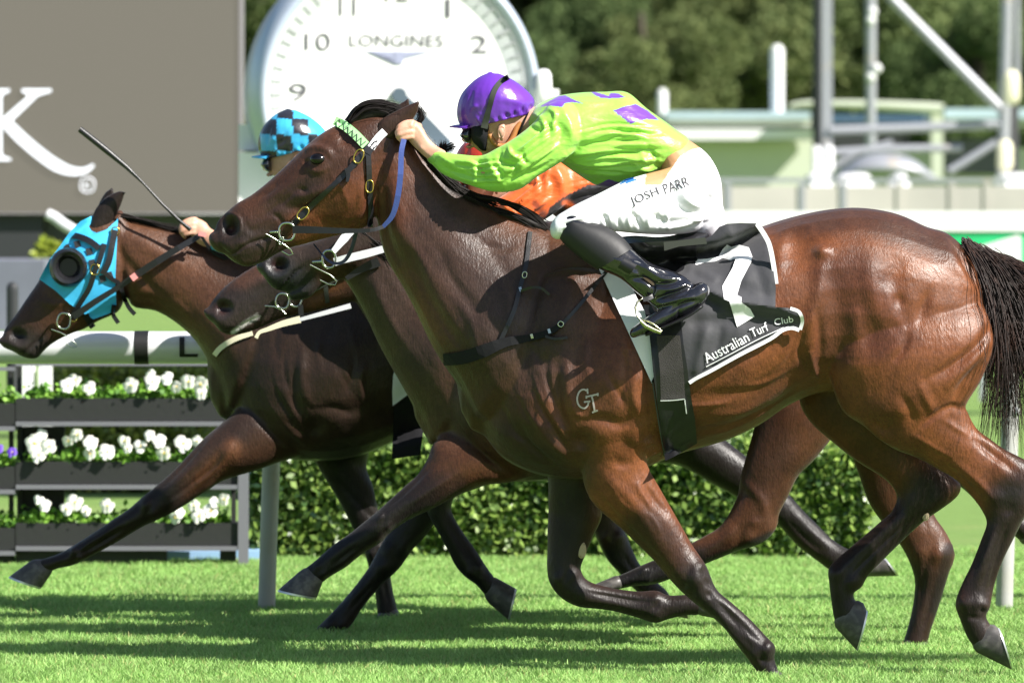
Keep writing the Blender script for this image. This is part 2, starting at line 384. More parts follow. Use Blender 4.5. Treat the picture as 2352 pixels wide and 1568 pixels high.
# muscle relief of the near side: grooves (-) and ridges (+)
RELIEF = [
 ([(1500,1180),(1485,1150),(1470,1130),(1462,1100)],4,2), ([(1520,1230),(1500,1190),(1480,1175)],4,2), ([(1400,1110),(1425,1150),(1460,1180)],5,2), ([(1225,860),(1250,930),(1290,990)],4,2.5), ([(1180,900),(1215,960),(1265,1020)],5,-3),
 ([(1150,930),(1190,1000),(1260,1060)],6,-4), ([(1240,720),(1232,800),(1245,850)],7,-3), ([(1350,760),(1345,830),(1360,880)],8,3), ([(1420,740),(1440,800),(1450,860)],7,3), ([(1390,850),(1420,900),(1440,940)],6,-3), ([(1310,900),(1325,950),(1370,955)],6,3),
 ([(1560,930),(1620,930),(1680,925)],4,2), ([(1600,1000),(1660,990),(1720,968),(1790,930)],4,2.5), ([(1820,780),(1800,820),(1770,850)],5,3), ([(1845,760),(1835,810),(1850,850)],5,-4), ([(1858,800),(1870,850),(1880,870)],6,5), ([(1700,890),(1760,880),(1815,850)],6,4),
 ([(2100,1000),(2150,1030),(2190,1050)],5,2.5), ([(2160,960),(2200,985),(2240,1010)],5,2.5), ([(2060,900),(2090,940),(2100,980)],10,-4), ([(2110,880),(2130,920),(2150,950)],9,4), ([(1960,700),(1970,760),(1960,830)],16,5), ([(2030,640),(2050,720),(2090,770)],12,3),
 ([(900,640),(930,700),(970,770)],7,3), ([(930,560),(955,600),(975,660)],9,-3), ([(1000,560),(1040,640),(1100,720)],10,-3), ([(1060,700),(1090,760),(1100,830)],9,3), ([(1150,640),(1170,700),(1160,770)],10,3), ([(1190,560),(1150,570),(1110,560)],9,-3),
 ([(650,500),(680,505),(720,500)],5,2), ([(760,400),(790,440),(800,480)],5,2), ([(820,430),(815,470),(790,500)],5,-2), ([(590,455),(620,440),(640,420)],5,-2.5), ([(620,490),(640,500),(650,520)],4,-3), ([(540,600),(570,603),(600,590)],7,4),
 ('b',1608,1300,10,16,45,3), ('b',1590,1362,9,12,45,-3), ([(1615,1330),(1640,1350)],6,-3), ([(1688,1425),(1722,1462),(1750,1486)],5,4), ('b',1765,1480,10,9,0,4), ('b',1752,1515,10,8,0,-4), ('b',2210,1380,10,14,0,3), ('b',2264,1392,9,10,0,4), ('b',2236,1418,12,6,0,-3),
 ([(700,352),(722,340),(748,344),(765,362)],7,6), ([(706,384),(730,394),(756,382)],6,4), ('b',731,366,24,17,10,5), ('b',790,318,20,13,30,-6), ('b',705,372,7,6,0,-4),
 ([(650,445),(700,448),(760,430),(800,415)],10,4), ([(640,470),(690,480),(740,470)],9,-3.5), ('b',800,460,42,52,20,6), ([(842,395),(850,450),(838,500),(800,520)],8,-5), ([(868,400),(872,450),(866,500)],6,3),
 ([(735,500),(770,520),(815,515)],8,-3), ([(600,500),(640,470),(700,425)],6,-2.5), ([(585,480),(640,440),(690,405)],7,2.5), ('b',697,438,9,6,0,-5), ('b',523,520,21,24,-10,-26), ([(498,505),(512,492),(535,492),(550,508),(548,532),(530,545),(508,540)],5,5),
 ([(503,562),(530,585),(565,563),(600,550),(640,543)],3,-5), ([(560,590),(600,575),(630,565)],12,3), ([(560,510),(580,530),(600,520)],7,-2), ('b',560,560,14,10,0,2.5),
 ([(884,420),(880,480),(888,550),(925,620)],12,-9), ([(905,380),(905,470),(935,560),(985,650),(1045,750)],20,5), ([(915,560),(960,640),(1010,735),(1065,800)],16,-8),
 ([(1000,470),(1060,600),(1140,690)],30,3), ([(1090,540),(1160,620),(1205,700)],14,-3), ([(1130,700),(1110,760),(1120,860)],22,4), ([(1045,830),(1085,900),(1150,990),(1230,1060)],14,5),
 ([(1245,600),(1225,690),(1205,790),(1215,900)],14,-6), ([(1330,600),(1300,700),(1280,800)],16,5), ([(1400,640),(1385,720),(1370,800)],14,-3),
 ([(1283,850),(1285,930),(1318,1010)],9,-9), ([(1262,800),(1255,860),(1280,950),(1315,1030)],6,-5), ([(1305,800),(1302,880),(1310,930)],12,6), ([(1225,900),(1262,970),(1312,1045)],7,-6), ([(1200,930),(1250,1000),(1315,1062)],8,6), ([(1185,960),(1225,1030),(1300,1085)],7,-5),
 ('b',1400,880,70,70,30,9), ([(1330,962),(1385,962),(1425,972),(1460,955)],10,-5), ([(1470,840),(1455,900),(1470,960)],9,5), ([(1440,800),(1435,870),(1420,930)],7,-4), ('b',1336,1015,22,24,0,-14), ('b',1395,1010,42,36,0,6), ('b',1462,1010,24,26,0,7),
 ([(1405,1052),(1430,1065),(1455,1055)],10,-4.5), ([(1380,1080),(1450,1150),(1530,1260)],12,4), ([(1345,1110),(1420,1190),(1500,1270),(1540,1320)],7,-4), ([(1470,1090),(1490,1130),(1540,1190)],7,-4), ('b',1470,1120,24,20,40,3),
 ([(1655,1395),(1700,1440),(1745,1480)],6,-5), ([(1640,1400),(1680,1450),(1725,1500)],5,4), ('b',1600,1330,18,14,45,5), ('b',1570,1345,8,8,0,-4), ('b',1630,1365,8,8,0,-4), ('b',1757,1492,14,12,0,4),
 ([(1500,700),(1490,850),(1500,1000)],12,-7), ([(1610,910),(1700,905),(1790,870),(1840,850)],14,-7), ([(1620,955),(1700,945),(1760,915)],8,4), ([(1610,985),(1690,975),(1780,930),(1830,890)],7,-6),
 ([(1640,860),(1700,845),(1780,800)],14,3), ([(1560,700),(1570,850)],14,2), ([(1620,680),(1635,860)],12,2), ([(1690,660),(1705,840)],12,2), ([(1760,640),(1780,800)],12,2),
 ('b',1832,575,42,50,0,-9), ([(1790,640),(1800,540),(1850,520),(1872,560)],12,4), ('b',1888,578,18,16,0,9), ([(1888,590),(1880,680),(1860,760),(1868,840)],14,6), ([(1876,700),(1884,790),(1878,850)],8,-5),
 ([(1915,610),(1925,720),(1915,830)],26,-8), ([(2000,570),(2000,650),(2030,740),(2060,790)],22,8), ('b',2055,630,24,42,20,-5), ('b',2120,700,14,34,20,-8), ('b',2066,688,13,16,0,-5), ([(2140,640),(2105,720),(2090,790)],8,2),
 ([(2185,560),(2215,600),(2245,660)],7,-8), ([(2170,560),(2200,610),(2235,680)],10,4), ([(2285,740),(2240,800),(2180,845),(2130,870)],9,-9), ([(2262,820),(2220,870),(2190,925)],9,-8), ([(2275,780),(2225,845),(2160,895)],12,6),
 ([(2090,760),(2075,800),(2050,835)],8,-5), ('b',1970,850,45,40,0,5), ([(1978,955),(2010,990),(2035,1025)],9,7), ([(2000,960),(2030,1000)],10,-7), ('b',2040,985,14,18,0,-6), ([(2225,940),(2180,935),(2130,965),(2110,990)],7,-6),
 ([(2230,1000),(2280,1040),(2335,1085)],9,-7), ([(2160,1065),(2220,1110),(2262,1160)],7,-5), ([(2190,1060),(2250,1110),(2290,1160)],8,4), ('b',2290,1140,20,16,30,4), ('b',2320,1170,18,18,30,-4),
 ([(2315,1210),(2290,1290),(2268,1370)],6,-6), ([(2285,1215),(2262,1290),(2240,1360)],7,4), ('b',2238,1385,18,16,0,4), ('b',2255,1400,7,7,0,-4)]
def legrel(L, i0, i1, joints=(), a=1.0, side=.62):
    """tendon groove and bone ridge down a lower leg, bumps at its joints"""
    g = [(s[0]*(1-side)+s[2]*side, s[1]*(1-side)+s[3]*side) for s in L[i0:i1+1]]; r_ = [(s[0]*.68+s[2]*.32, s[1]*.68+s[3]*.32) for s in L[i0:i1+1]]
    out = [(g, 4.5, -4.5*a), (r_, 6, 3*a)]
    for j in joints:
        s = L[j]; w_ = math.hypot(s[0]-s[2], s[1]-s[3])
        for t, A in ((.28, 4.5), (.72, 4)): out.append(('b', s[0]*(1-t)+s[2]*t, s[1]*(1-t)+s[3]*t, w_*.17, w_*.19, 30, A*a))
        out.append(('b', (s[0]+s[2])/2, (s[1]+s[3])/2, w_*.1, w_*.22, 20, -4*a))
    return out
def hoof(parent, cor, sole, Y0, dy, name='hoof', b=(26, 33), shoe=True, T=(0,0,0)):
    """cor, sole: pairs of sheet points (toe side, heel side)"""
    m = [(*[c*.45+s*.55 for c, s in zip(cor, sole)], b[0]*.45+b[1]*.55, dy)]
    v, f = loft([(*cor, b[0], dy)]+m+[(*sole, b[1], dy)], Y0, T, n=24, sub=3, cap=(1, 0), ex=.85)
    h = obj(name, mesh(name, v, f), MAT['hoof'], parent)
    if shoe:
        c = np.array(cor, float); s = np.array(sole, float); d = (s-c); d = d.reshape(2, 2).mean(0); d /= np.linalg.norm(d)+1e-6
        e = s+np.concatenate([d, d])*5
        v, f = loft([(*s, b[1]+1.5, dy), (*e, b[1]+1.5, dy)], Y0, T, n=24, sub=1, cap=(0, 0), ex=.85)
        obj('horseshoe', mesh('horseshoe', v, f), MAT['shoe'], h)
    return h
def ear(parent, pts, Y0, dy, T=(0,0,0), col=None):
    v, f = loft([(*p, 9, dy) for p in pts], Y0, T, n=16, sub=4, cap=(1, 1))
    me = mesh('ear', v, f); paint(me, col or BROWN, [])
    return obj('ear', me, MAT['coat'], parent)
def eyeball(parent, cx, cy, r, tree, Y):
    h, _ = hit(tree, cx, cy, Y); sc_ = h.y/FPX; v, f = ell(cx, cy, r*1.15, r*.85, r, h.y+r*sc_*.55, 0)
    return obj('eye', mesh('eye', v, f), MAT['eye'], parent)
LEGCOL_H1 = [([(2300,1130),(2352,1100),(2420,1100)],34,BLK,.7,'n'), ([(2330,1150),(2300,1230),(2240,1370),(2240,1480)],60,BLK,.95,'n'), ([(2265,985),(2352,1060)],16,DKB,.8,'n'),
 ([(2130,1130),(2060,1220),(1930,1330),(1940,1440)],64,BLK,.96,'f'), ([(1900,930),(2050,1060)],60,DKB,.5,'f'),
 ([(1610,1335),(1660,1400),(1760,1500),(1780,1560)],62,(.012,.009,.009),.98,'n'), ([(1480,1215),(1590,1320)],55,DKB,.8,'n'),
 ([(1310,1150),(1295,1330),(1350,1380),(1500,1395),(1620,1395)],70,BLK,.96,'f')]
def make_horse(name, label, Y0, outline, voxel, it, T=None, relief=(), base=BAY, paints=(), yc=None, own=()):
    """outline: lofts in the near bay's frame moved by T; own: lofts drawn at this horse's own depth"""
    T = T or (0, 0, 0)
    parts = [loft(o, YH, T, ex=.95 if o is TORSO else 1, cap=(1, 0) if o is TORSO else (1, 1)) for o in outline]+[loft(o, Y0) for o in own]
    me = remesh(name, parts, voxel, it)
    if len(relief): sculpt(me, relief, YH, T)
    return me
def root_horse(name, x, Y, label): return empty(name, (x, Y, 0), label, 'horse', 'racehorses galloping in the finish')
# ---------------------------------------------------------------- near bay, number seven
h1 = root_horse('racehorse', .8, YH, 'nearest bay racehorse, number seven on its black saddlecloth, white GT brand on the shoulder')
me = make_horse('body', '', YH, [TORSO, NECK, HEAD, NHIND, FHIND, NFORE, FFORE], .0056, 5)
sculpt(me, RELIEF, YH, amp=1.2, wm=1.2)
sculpt(me, legrel(FHIND, 9, 12, (7, 12))+legrel(FFORE, 9, 13, (7, 13))+legrel(NFORE, 13, 16, (11, 17), .6)+legrel(NHIND, 12, 15, (9, 16), .7), YH)
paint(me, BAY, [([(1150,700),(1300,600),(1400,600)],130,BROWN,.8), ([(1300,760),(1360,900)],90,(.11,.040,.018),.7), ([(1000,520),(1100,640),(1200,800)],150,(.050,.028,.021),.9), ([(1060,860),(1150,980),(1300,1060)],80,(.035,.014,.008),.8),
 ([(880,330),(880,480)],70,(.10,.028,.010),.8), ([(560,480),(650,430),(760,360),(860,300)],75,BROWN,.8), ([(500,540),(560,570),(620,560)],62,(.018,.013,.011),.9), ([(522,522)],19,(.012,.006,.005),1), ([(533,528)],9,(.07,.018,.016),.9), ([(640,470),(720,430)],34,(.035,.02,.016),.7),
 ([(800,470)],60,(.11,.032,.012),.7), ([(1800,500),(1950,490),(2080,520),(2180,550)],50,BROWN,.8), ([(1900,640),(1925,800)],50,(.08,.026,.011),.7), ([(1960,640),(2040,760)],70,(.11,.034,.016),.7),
 ([(1560,600),(1700,560)],60,BROWN,.8), ([(1610,990),(1750,930),(1860,850)],40,(.10,.034,.013),.7), ([(2000,960),(2090,1040)],40,(.10,.034,.013),.5), ([(1180,1000),(1260,1080)],46,(.03,.013,.008),.8)]+LEGCOL_H1+[([(945,300),(990,362),(1040,425),(1095,455)],20,BLK,.95)], yc=YH)  # last stroke blackens the crest: mane hair plus the rider's shadow, painted in
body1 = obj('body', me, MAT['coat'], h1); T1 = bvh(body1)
ear(h1, [(862,300,905,318), (875,276,925,300), (905,258,944,280), (935,243,958,258), (957,234,962,240)], YH, -34)
ear(h1, [(880,262,915,268), (905,246,930,262), (925,235,940,246), (935,228,939,233)], YH, 34)
eyeball(h1, 731, 366, 17, T1, YH)
hoof(h1, (2243,1497,2284,1434), (2322,1536,2291,1440), YH, -100)
hoof(h1, (1919,1440,1983,1384), (1966,1491,1990,1399), YH, 95)
hoof(h1, (1752,1556,1796,1545), (1768,1584,1822,1572), YH, -90)
hoof(h1, (1612,1413,1602,1367), (1664,1424,1652,1366), YH, 80, b=(22, 26))
# ================================================================ jockeys (drawn in the near rider's frame, moved by T)
SILK = [(1214,262,1206,300,34,0,0), (1236,240,1232,335,72,0,0), (1275,222,1272,362,104,0,0), (1330,213,1320,396,112,0,0), (1390,211,1375,428,106,0,0), (1440,212,1430,430,100,0,0),
 (1484,248,1478,418,96,0,0), (1530,281,1512,400,88,0,0), (1558,302,1521,388,82,0,0)]
NARM = [(1262,238,1335,335,46,-88,0), (1222,285,1290,372,40,-105,0), (1180,318,1236,405,36,-112,0), (1142,340,1192,436,34,-110,0), (1106,357,1136,441,30,-100,0), (1062,355,1074,424,27,-84,0), (1024,350,1020,402,23,-66,0), (1004,346,992,378,16,-54,0)]
FARM = [(1262,238,1335,335,46,88,0), (1222,285,1290,372,40,105,0), (1180,318,1236,405,36,112,0), (1142,340,1192,436,34,110,0), (1106,357,1136,441,30,100,0), (1062,355,1074,424,27,84,0), (1024,350,1020,402,23,66,0), (1004,346,992,378,16,54,0)]
def flip(st): return [(*s[:5], -s[5], *s[6:]) for s in st]
NHANDW = [(1022,346,1006,380,12,-58,0), (1000,333,985,368,12.5,-52,0), (982,314,962,348,13,-46,0), (973,296,944,330,14,-42,0), (958,279,932,312,13,-40,0)]
PELVIS = [(1552,305,1512,405,76,0,0), (1592,328,1505,435,86,0,0), (1630,360,1505,480,92,0,0), (1655,410,1530,515,90,0,0), (1660,470,1570,532,72,0,0)]
THIGH = [(1612,392,1616,500,40,-52,0), (1585,372,1606,528,56,-76,0), (1520,390,1560,538,58,-104,0), (1442,412,1480,538,52,-140,0), (1372,446,1402,530,47,-170,0), (1322,470,1345,526,44,-190,0), (1284,492,1292,548,36,-200,0)]
BOOT = [(1292,512,1340,500,34,-204,0), (1290,548,1385,522,38,-210,0), (1335,590,1425,545,37,-220,0), (1375,617,1462,580,35,-228,0), (1425,640,1500,606,32,-236,0), (1462,672,1545,622,31,-243,0), (1498,700,1580,640,32,-248,0), (1530,728,1606,668,33,-250,0)]
FOOT = [(1602,650,1612,702,30,-252,0), (1578,662,1580,722,32,-254,0), (1545,690,1545,738,31,-256,0), (1510,712,1520,752,28,-258,0), (1480,732,1492,766,25,-260,0), (1456,750,1460,775,20,-260,0)]
FACE = [(1092,215,1190,205,48,0,0), (1076,250,1204,240,54,0,0), (1072,278,1206,268,55,0,0), (1072,305,1200,292,52,0,0), (1078,325,1190,318,46,0,0), (1092,341,1170,338,38,0,0), (1108,352,1142,350,24,0,0)]
NECKJ = [(1140,262,1160,342,34,0,0), (1180,250,1190,325,38,0,0), (1225,245,1225,320,42,0,0)]
HELM = [(1062,300,1220,262,71,0,0), (1050,272,1228,238,78,0,0), (1051,240,1223,222,80,0,0), (1062,213,1205,203,74,0,0), (1083,190,1182,186,58,0,0), (1102,176,1160,175,34,0,0), (1118,169,1146,169,16,0,0)]
SILKREL = [([(1020,362),(1060,380),(1100,388)],5,-3), ([(1030,395),(1070,412),(1110,420)],5,3), ([(1085,375),(1092,400),(1090,420)],5,3), ([(1130,375),(1150,400),(1150,425)],5,-4), ([(1200,350),(1205,370),(1220,375)],4,-4), ([(1330,300),(1400,290),(1460,300)],6,-3), ([(1350,312),(1420,305),(1500,320)],5,3), ([(1310,372),(1360,380),(1420,378)],6,5), ([(1330,392),(1400,396),(1460,392)],5,-4), ([(1440,372),(1480,385),(1510,392)],4,4), ([(1455,400),(1490,400),(1505,398)],4,-4), ([(1260,250),(1275,262),(1270,290)],5,4), ([(1240,270),(1262,290),(1262,320)],5,-4), ([(1300,235),(1350,240),(1400,238)],7,3),
 ([(1000,352),(1040,372),(1090,368)],7,4), ([(1004,372),(1040,396),(1080,400)],7,-4), ([(1095,362),(1105,395),(1120,425)],8,-6), ([(1118,360),(1135,395),(1160,430)],7,5), ([(1150,345),(1150,370),(1185,385),(1175,410)],6,-7), ([(1168,335),(1175,355),(1200,368)],5,6),
 ([(1160,418),(1230,390),(1300,350)],6,-6), ([(1150,400),(1220,370),(1290,330)],6,5), ([(1190,400),(1260,372),(1330,340)],7,4), ([(1240,300),(1220,330),(1180,350)],8,4), ([(1270,270),(1290,300),(1280,340)],8,-4), ([(1290,250),(1310,290),(1310,330)],8,5),
 ([(1300,345),(1380,325),(1470,290)],8,-5), ([(1300,360),(1380,345),(1480,315)],6,4), ([(1330,345),(1420,330),(1530,300)],7,-4), ([(1380,365),(1450,345),(1530,345)],6,-6), ([(1400,378),(1470,365),(1525,372)],5,5), ([(1430,352),(1480,350),(1518,362)],5,-6),
 ([(1340,270),(1400,260),(1480,285)],12,3), ([(1420,400),(1470,385),(1515,385)],5,5), ([(1300,400),(1360,412),(1420,415)],8,-3), ([(1225,262),(1250,280),(1245,320)],6,5), ([(1215,290),(1240,300),(1250,290)],5,-5), ([(1485,330),(1500,350),(1512,385)],5,-4), ([(1470,350),(1490,380)],5,4)]
BREECHREL = [([(1290,500),(1340,490),(1400,500)],6,-3), ([(1300,520),(1350,508),(1390,520)],5,3), ([(1385,490),(1395,510),(1402,530)],5,-5), ([(1545,430),(1560,470),(1590,500)],8,-7), ([(1560,420),(1580,460),(1610,480)],7,5), ([(1480,480),(1530,510),(1590,505)],8,-4), ([(1430,470),(1460,500),(1480,530)],6,-4),
 ([(1500,525),(1570,515),(1630,490)],6,4), ([(1620,440),(1640,470),(1630,500)],6,-4), ([(1520,400),(1560,410),(1620,400)],8,3), ([(1420,450),(1440,490)],6,3)]
BOOTREL = [([(1440,600),(1470,610),(1520,640),(1560,640)],5,6), ([(1445,640),(1480,640),(1500,660),(1490,690)],6,-8), ([(1460,620),(1500,650),(1540,650),(1570,640)],5,-6), ([(1500,690),(1540,675),(1590,655)],5,-8), ([(1510,700),(1550,690),(1600,680)],5,6),
 ([(1465,590),(1490,615),(1530,625)],4,5), ([(1530,720),(1560,700),(1605,690)],5,-6), ([(1520,665),(1550,665),(1585,650)],4,6), ([(1560,705),(1560,735)],4,-3), ([(1400,590),(1440,605)],6,3)]
FINGERS = [  # near fist closed round the rein: knuckle -> middle joint -> tip
 [(946,282,-46), (930,284,-49), (917,292,-52), (914,301,-44)], [(944,292,-50), (929,295,-54), (914,302,-56), (913,309,-47)],
 [(944,303,-52), (929,306,-57), (915,311,-58), (917,318,-48)], [(945,314,-52), (933,316,-56), (921,320,-56), (923,326,-48)], [(962,290,-34), (948,285,-24), (934,288,-20), (924,296,-22)]]
_r = np.random.default_rng(5)
for i in range(13):       # fine creases fanning from the armpit to the hem, along the sleeve, and over the breeches
    a = i/12; x0 = 1300+_r.random()*60; SILKREL.append(([(x0, 300+a*95), (1410+_r.normal()*10, 285+a*115+_r.normal()*5), (1500+_r.random()*20, 292+a*100)], 3.6, (3.2 if i % 2 else -3.4)*(.6+.7*_r.random())))
for i in range(9):
    a = i/8; SILKREL.append(([(1060+_r.random()*30, 366+a*50), (1110+_r.normal()*6, 372+a*52), (1150+_r.random()*12, 365+a*55)], 3.4, (3 if i % 2 else -3)*(.5+.8*_r.random())))
    SILKREL.append(([(1170+_r.random()*20, 352+a*60), (1220, 318+a*66), (1270+_r.random()*20, 270+a*70)], 3.6, (3 if i % 2 else -3)*(.5+.8*_r.random())))
for i in range(8):
    a = i/7; BREECHREL.append(([(1285+a*10, 492+a*44), (1310+a*12, 486+a*44), (1345+_r.random()*30, 478+a*44)], 3.6, (2.4 if i % 2 else -2.6)))
    BREECHREL.append(([(1560+_r.random()*12, 372+a*120), (1595, 392+a*112), (1640+_r.random()*8, 405+a*95)], 4.2, (2.8 if i % 2 else -3)*(.5+.8*_r.random())))
    BREECHREL.append(([(1385+a*150, 528), (1375+a*158, 505), (1380+a*165+_r.normal()*6, 482)], 4, (2.4 if i % 2 else -3)*(.5+.8*_r.random())))
def finger_tubes(T, side=1):
    out = []
    for k, f in enumerate(FINGERS):
        q = crom([(x, y, d*side) for x, y, d in f], 4); pts = [np.array(P(x, y, YH+d*S1))+np.array(T) for x, y, d in q]
        r = np.linspace(8.2, 6.2, len(pts))*S1*(1 if k != 3 else .85); out.append(tube(pts, r, 10))
        for e, rr in ((pts[0], r[0]), (pts[-1], r[-1])):
            v, f_ = ell(0, 0, 1, 1, 1, YH); v = (v-v.mean(0)); v = v/np.abs(v).max()*rr+e; out.append((v, f_))
    return out
def jockey(Y, label, T, silk, silkops, helmet, helmops, detail=True, breech=None, cap_rel=(), drop=0, peak=None, sag=0, vox=None, reach=0):
    def sg(st): return [(a, b+sag*min(1, max(0, (a-1205)/150)), c, d+sag*min(1, max(0, (c-1205)/150)), *r) for a, b, c, d, *r in st] if sag else st
    def dr(st):
        if not drop: return st
        return [(a-reach*min(1, max(0, (1290-a)/330)), b+drop*min(1, max(0, (1290-a)/330)), c-reach*min(1, max(0, (1290-c)/330)), d+drop*min(1, max(0, (1290-c)/330)), *r) for a, b, c, d, *r in st]
    narm, farm, nh = sg(dr(NARM)), sg(dr(FARM)), dr(NHANDW); SK, PV, TH_, BT, FT = sg(SILK), sg(PELVIS), sg(THIGH), sg(BOOT), sg(FOOT)
    vx = vox or (.0035 if detail else .007)
    root = empty('person', (.3+T[0], Y, 1.1), label, 'person', 'jockeys riding the finish')
    body = [loft(FACE, YH, T, cap=(0, 1)), loft(NECKJ, YH, T), loft(SK, YH, T, shrink=12), loft(narm, YH, T, shrink=10), loft(farm, YH, T, shrink=10), loft(nh, YH, T), loft(flip(nh), YH, T), loft(PV, YH, T, shrink=12),
            loft(TH_, YH, T, shrink=12), loft(flip(TH_), YH, T, shrink=12), loft(BT, YH, T, shrink=12), loft(flip(BT), YH, T, shrink=12), loft(FT, YH, T, shrink=8), loft(flip(FT), YH, T, shrink=8),
            ell(1069,318,9,10,9,YH,0,T), ell(1078,337,8,5,14,YH,0,T)]+finger_tubes((T[0]-reach*S1, T[1], T[2]-drop*S1))+finger_tubes((T[0]-reach*S1, T[1], T[2]-drop*S1), -1)
    me = remesh('body', body, vx, 2)
    if detail: sculpt(me, [([(950,285),(965,300),(985,330)],5,1), ('b',944,286,5,5,0,2), ([(962,335),(980,352),(1000,365)],5,1.5), ('b',968,340,7,6,0,2), ([(1100,325),(1120,335),(1150,335)],6,-2)], YH, T)
    b = obj('body', me, MAT['skin'], root)
    v, f = loft([(1144,290,1160,288,5,-54,0), (1142,300,1160,300,7,-57,0), (1145,312,1159,312,6,-56,0), (1148,320,1156,321,4,-52,0)], YH, T, n=14); e = obj('ear', mesh('ear', v, f), MAT['skin'], root)
    if detail:
        v, f = tube([np.array(P(x, y, YH-60*S1))+np.array(T) for x, y in crom([(1147,316),(1145,302),(1149,292),(1157,293),(1158,306),(1154,318)], 4)], 2.2*S1, 8); obj('ear_rim', mesh('ear_rim', v, f), MAT['skin'], e)
    me = remesh('silks', [loft(SK, YH, T), loft(narm, YH, T), loft(farm, YH, T)], .0045 if detail else .008, 3)
    sculpt(me, SILKREL if not drop else [], YH, T, amp=1.35); paint(me, silk, silkops, T); s = obj('silks', me, MAT['silk'], root)
    # elastic cuffs
    for sd in (1, -1):
        v, f = loft(dr([(1008,347,996,380,17,-56*sd,0), (1000,345,988,375,15,-52*sd,0)]), YH, T, sub=2); me = mesh('cuff', v, f); paint(me, [c*.8 for c in silk], [], T); obj('cuff', me, MAT['silk'], s)
    me = remesh('breeches', [loft(PV, YH, T), loft(TH_, YH, T), loft(flip(TH_), YH, T)], .0045 if detail else .009, 3)
    sculpt(me, BREECHREL, YH, T, amp=1.5); paint(me, breech or (.80,.80,.84), [('p', [(1500,285),(1575,285),(1616,338),(1588,344),(1562,360),(1545,384),(1518,425),(1480,425)], (.50,.27,.13))] if detail else [], T)
    br = obj('breeches', me, MAT['breech'], root)
    for sd, nm in ((1, 'boot'), (-1, 'boot')):
        st, ft = (BT, FT) if sd == 1 else (flip(BT), flip(FT))
        me = remesh('boot', [loft(st, YH, T), loft(ft, YH, T)], .004 if detail else .009, 2)
        if sd == 1: sculpt(me, BOOTREL, YH, T, amp=1.3)
        paint(me, (.012,.012,.016), [([(1290,520),(1350,560),(1400,590)],46,(.010,.010,.011),1)], T)
        bo = obj('boot', me, MAT['patent'], root)
        if sd == 1 and detail:
            # matt knee gaiter and strap above the shiny boot
            v, f = loft([(1288,514,1338,506,36,-204,0), (1286,548,1388,518,41,-210,0), (1333,593,1428,543,40,-220,0), (1372,620,1452,570,38,-227,0)], YH, T, sub=5, cap=(0, 0)); obj('gaiter', mesh('gaiter', v, f), MAT['gaiter'], bo)
            v, f = loft([(1412,622,1440,584,38,-231,0), (1440,637,1470,598,36,-237,0)], YH, T, sub=2, cap=(0, 0)); obj('boot_strap', mesh('boot_strap', v, f), MAT['leather'], bo)
            v, f = loft([(1604,700,1614,707,29,-252,0), (1580,719,1584,728,31,-254,0), (1545,737,1547,745,30,-256,0), (1515,750,1518,758,27,-258,0), (1485,764,1486,772,24,-260,0)], YH, T, sub=3); obj('sole', mesh('sole', v, f), MAT['leather'], bo)
    # helmet
    me = remesh('helmet', [loft(HELM, YH, T, cap=(0, 0)), ell(1126,168,6,3,6,YH,0,T)], .004 if detail else .007, 2)
    sculpt(me, cap_rel or [([(1086,205),(1076,240),(1076,265)],5,-3), ([(1100,262),(1120,245),(1122,225)],6,-4), ([(1092,268),(1104,280),(1112,292)],4,4), ([(1086,250),(1098,240)],5,4), ([(1150,262),(1170,268),(1190,262)],7,-3), ([(1140,225),(1180,232),(1215,240)],9,3)]+
           [([(1120+i*9,292-i*3.2),(1116+i*9.4,276-i*3.3)],2.6,(-3.4 if i % 2 else 2.6)) for i in range(12)], YH, T)
    paint(me, helmet, helmops, T); hm = obj('helmet', me, MAT['capsilk'], root)
    # peak: curved visor
    V = []; F = []
    n = 15
    for i in range(n):
        t = -1+2*i/(n-1)
        for r_, dz in ((0, 0), (.55, 2), (1, 8)):
            ext = 34*math.sqrt(max(0, 1-t*t*.92))*r_
            for th in (0, 3.2): V.append(np.array(P(1066-ext+14*t*t, 285+dz*.6+th+3*t*t+.25*ext*0, YH+t*56*S1))+np.array(T))
    for i in range(n-1):
        for j in range(2):
            a = i*6+j*2; F += [(a, a+2, a+8, a+6), (a+1, a+7, a+9, a+3)]
        F.append((i*6+4, i*6+5, i*6+11, i*6+10)); F.append((i*6, i*6+6, i*6+7, i*6+1))
    me = mesh('peak', V, F); paint(me, peak or helmet, [], T); obj('peak', me, MAT['capsilk'], hm)
    th_ = bvh(hm)
    # goggle strap over the helmet, black cheek flap, goggles
    if detail:
        v, f = ribbon([(1168,177),(1150,188),(1136,208),(1126,240),(1118,270),(1112,295)], [6,6,6,6,7,8], th_, YH-.1, off=.003, th=.003); obj('goggle_strap', mesh('goggle_strap', v, f), MAT['elastic'], hm)
        v, f = loft([(1082,296,1126,290,20,-40,0), (1082,312,1122,312,22,-40,0), (1086,326,1119,328,20,-36,0), (1098,338,1117,340,14,-32,0)], YH, T, n=18, ex=.8); obj('cheek_flap', mesh('cheek_flap', v, f), MAT['blackcloth'], hm)
        q = crom([(1117,298),(1124,310),(1134,326),(1148,336),(1164,334),(1176,320),(1186,296),(1196,282)], 5); v, f = tube([np.array(P(x, y, YH+(-46+max(0, x-1160)*.35)*S1)) for x, y in q], 6.5*S1, 10); obj('chin_strap', mesh('chin_strap', v, f), MAT['tan'], hm)
        v, f = loft([(1198,284,1214,262,14,-30,0), (1188,310,1206,282,12,-32,0)], YH, T, n=14); obj('collar_band', mesh('collar_band', v, f), MAT['blackcloth'], s)
    v, f = loft([(1060,304,1086,300,44,0,0), (1056,312,1086,314,46,0,0), (1064,322,1084,320,40,0,0)], YH, T, n=20, ex=.8); g = obj('goggles', mesh('goggles', v, f), MAT['lens'], root)
    return root
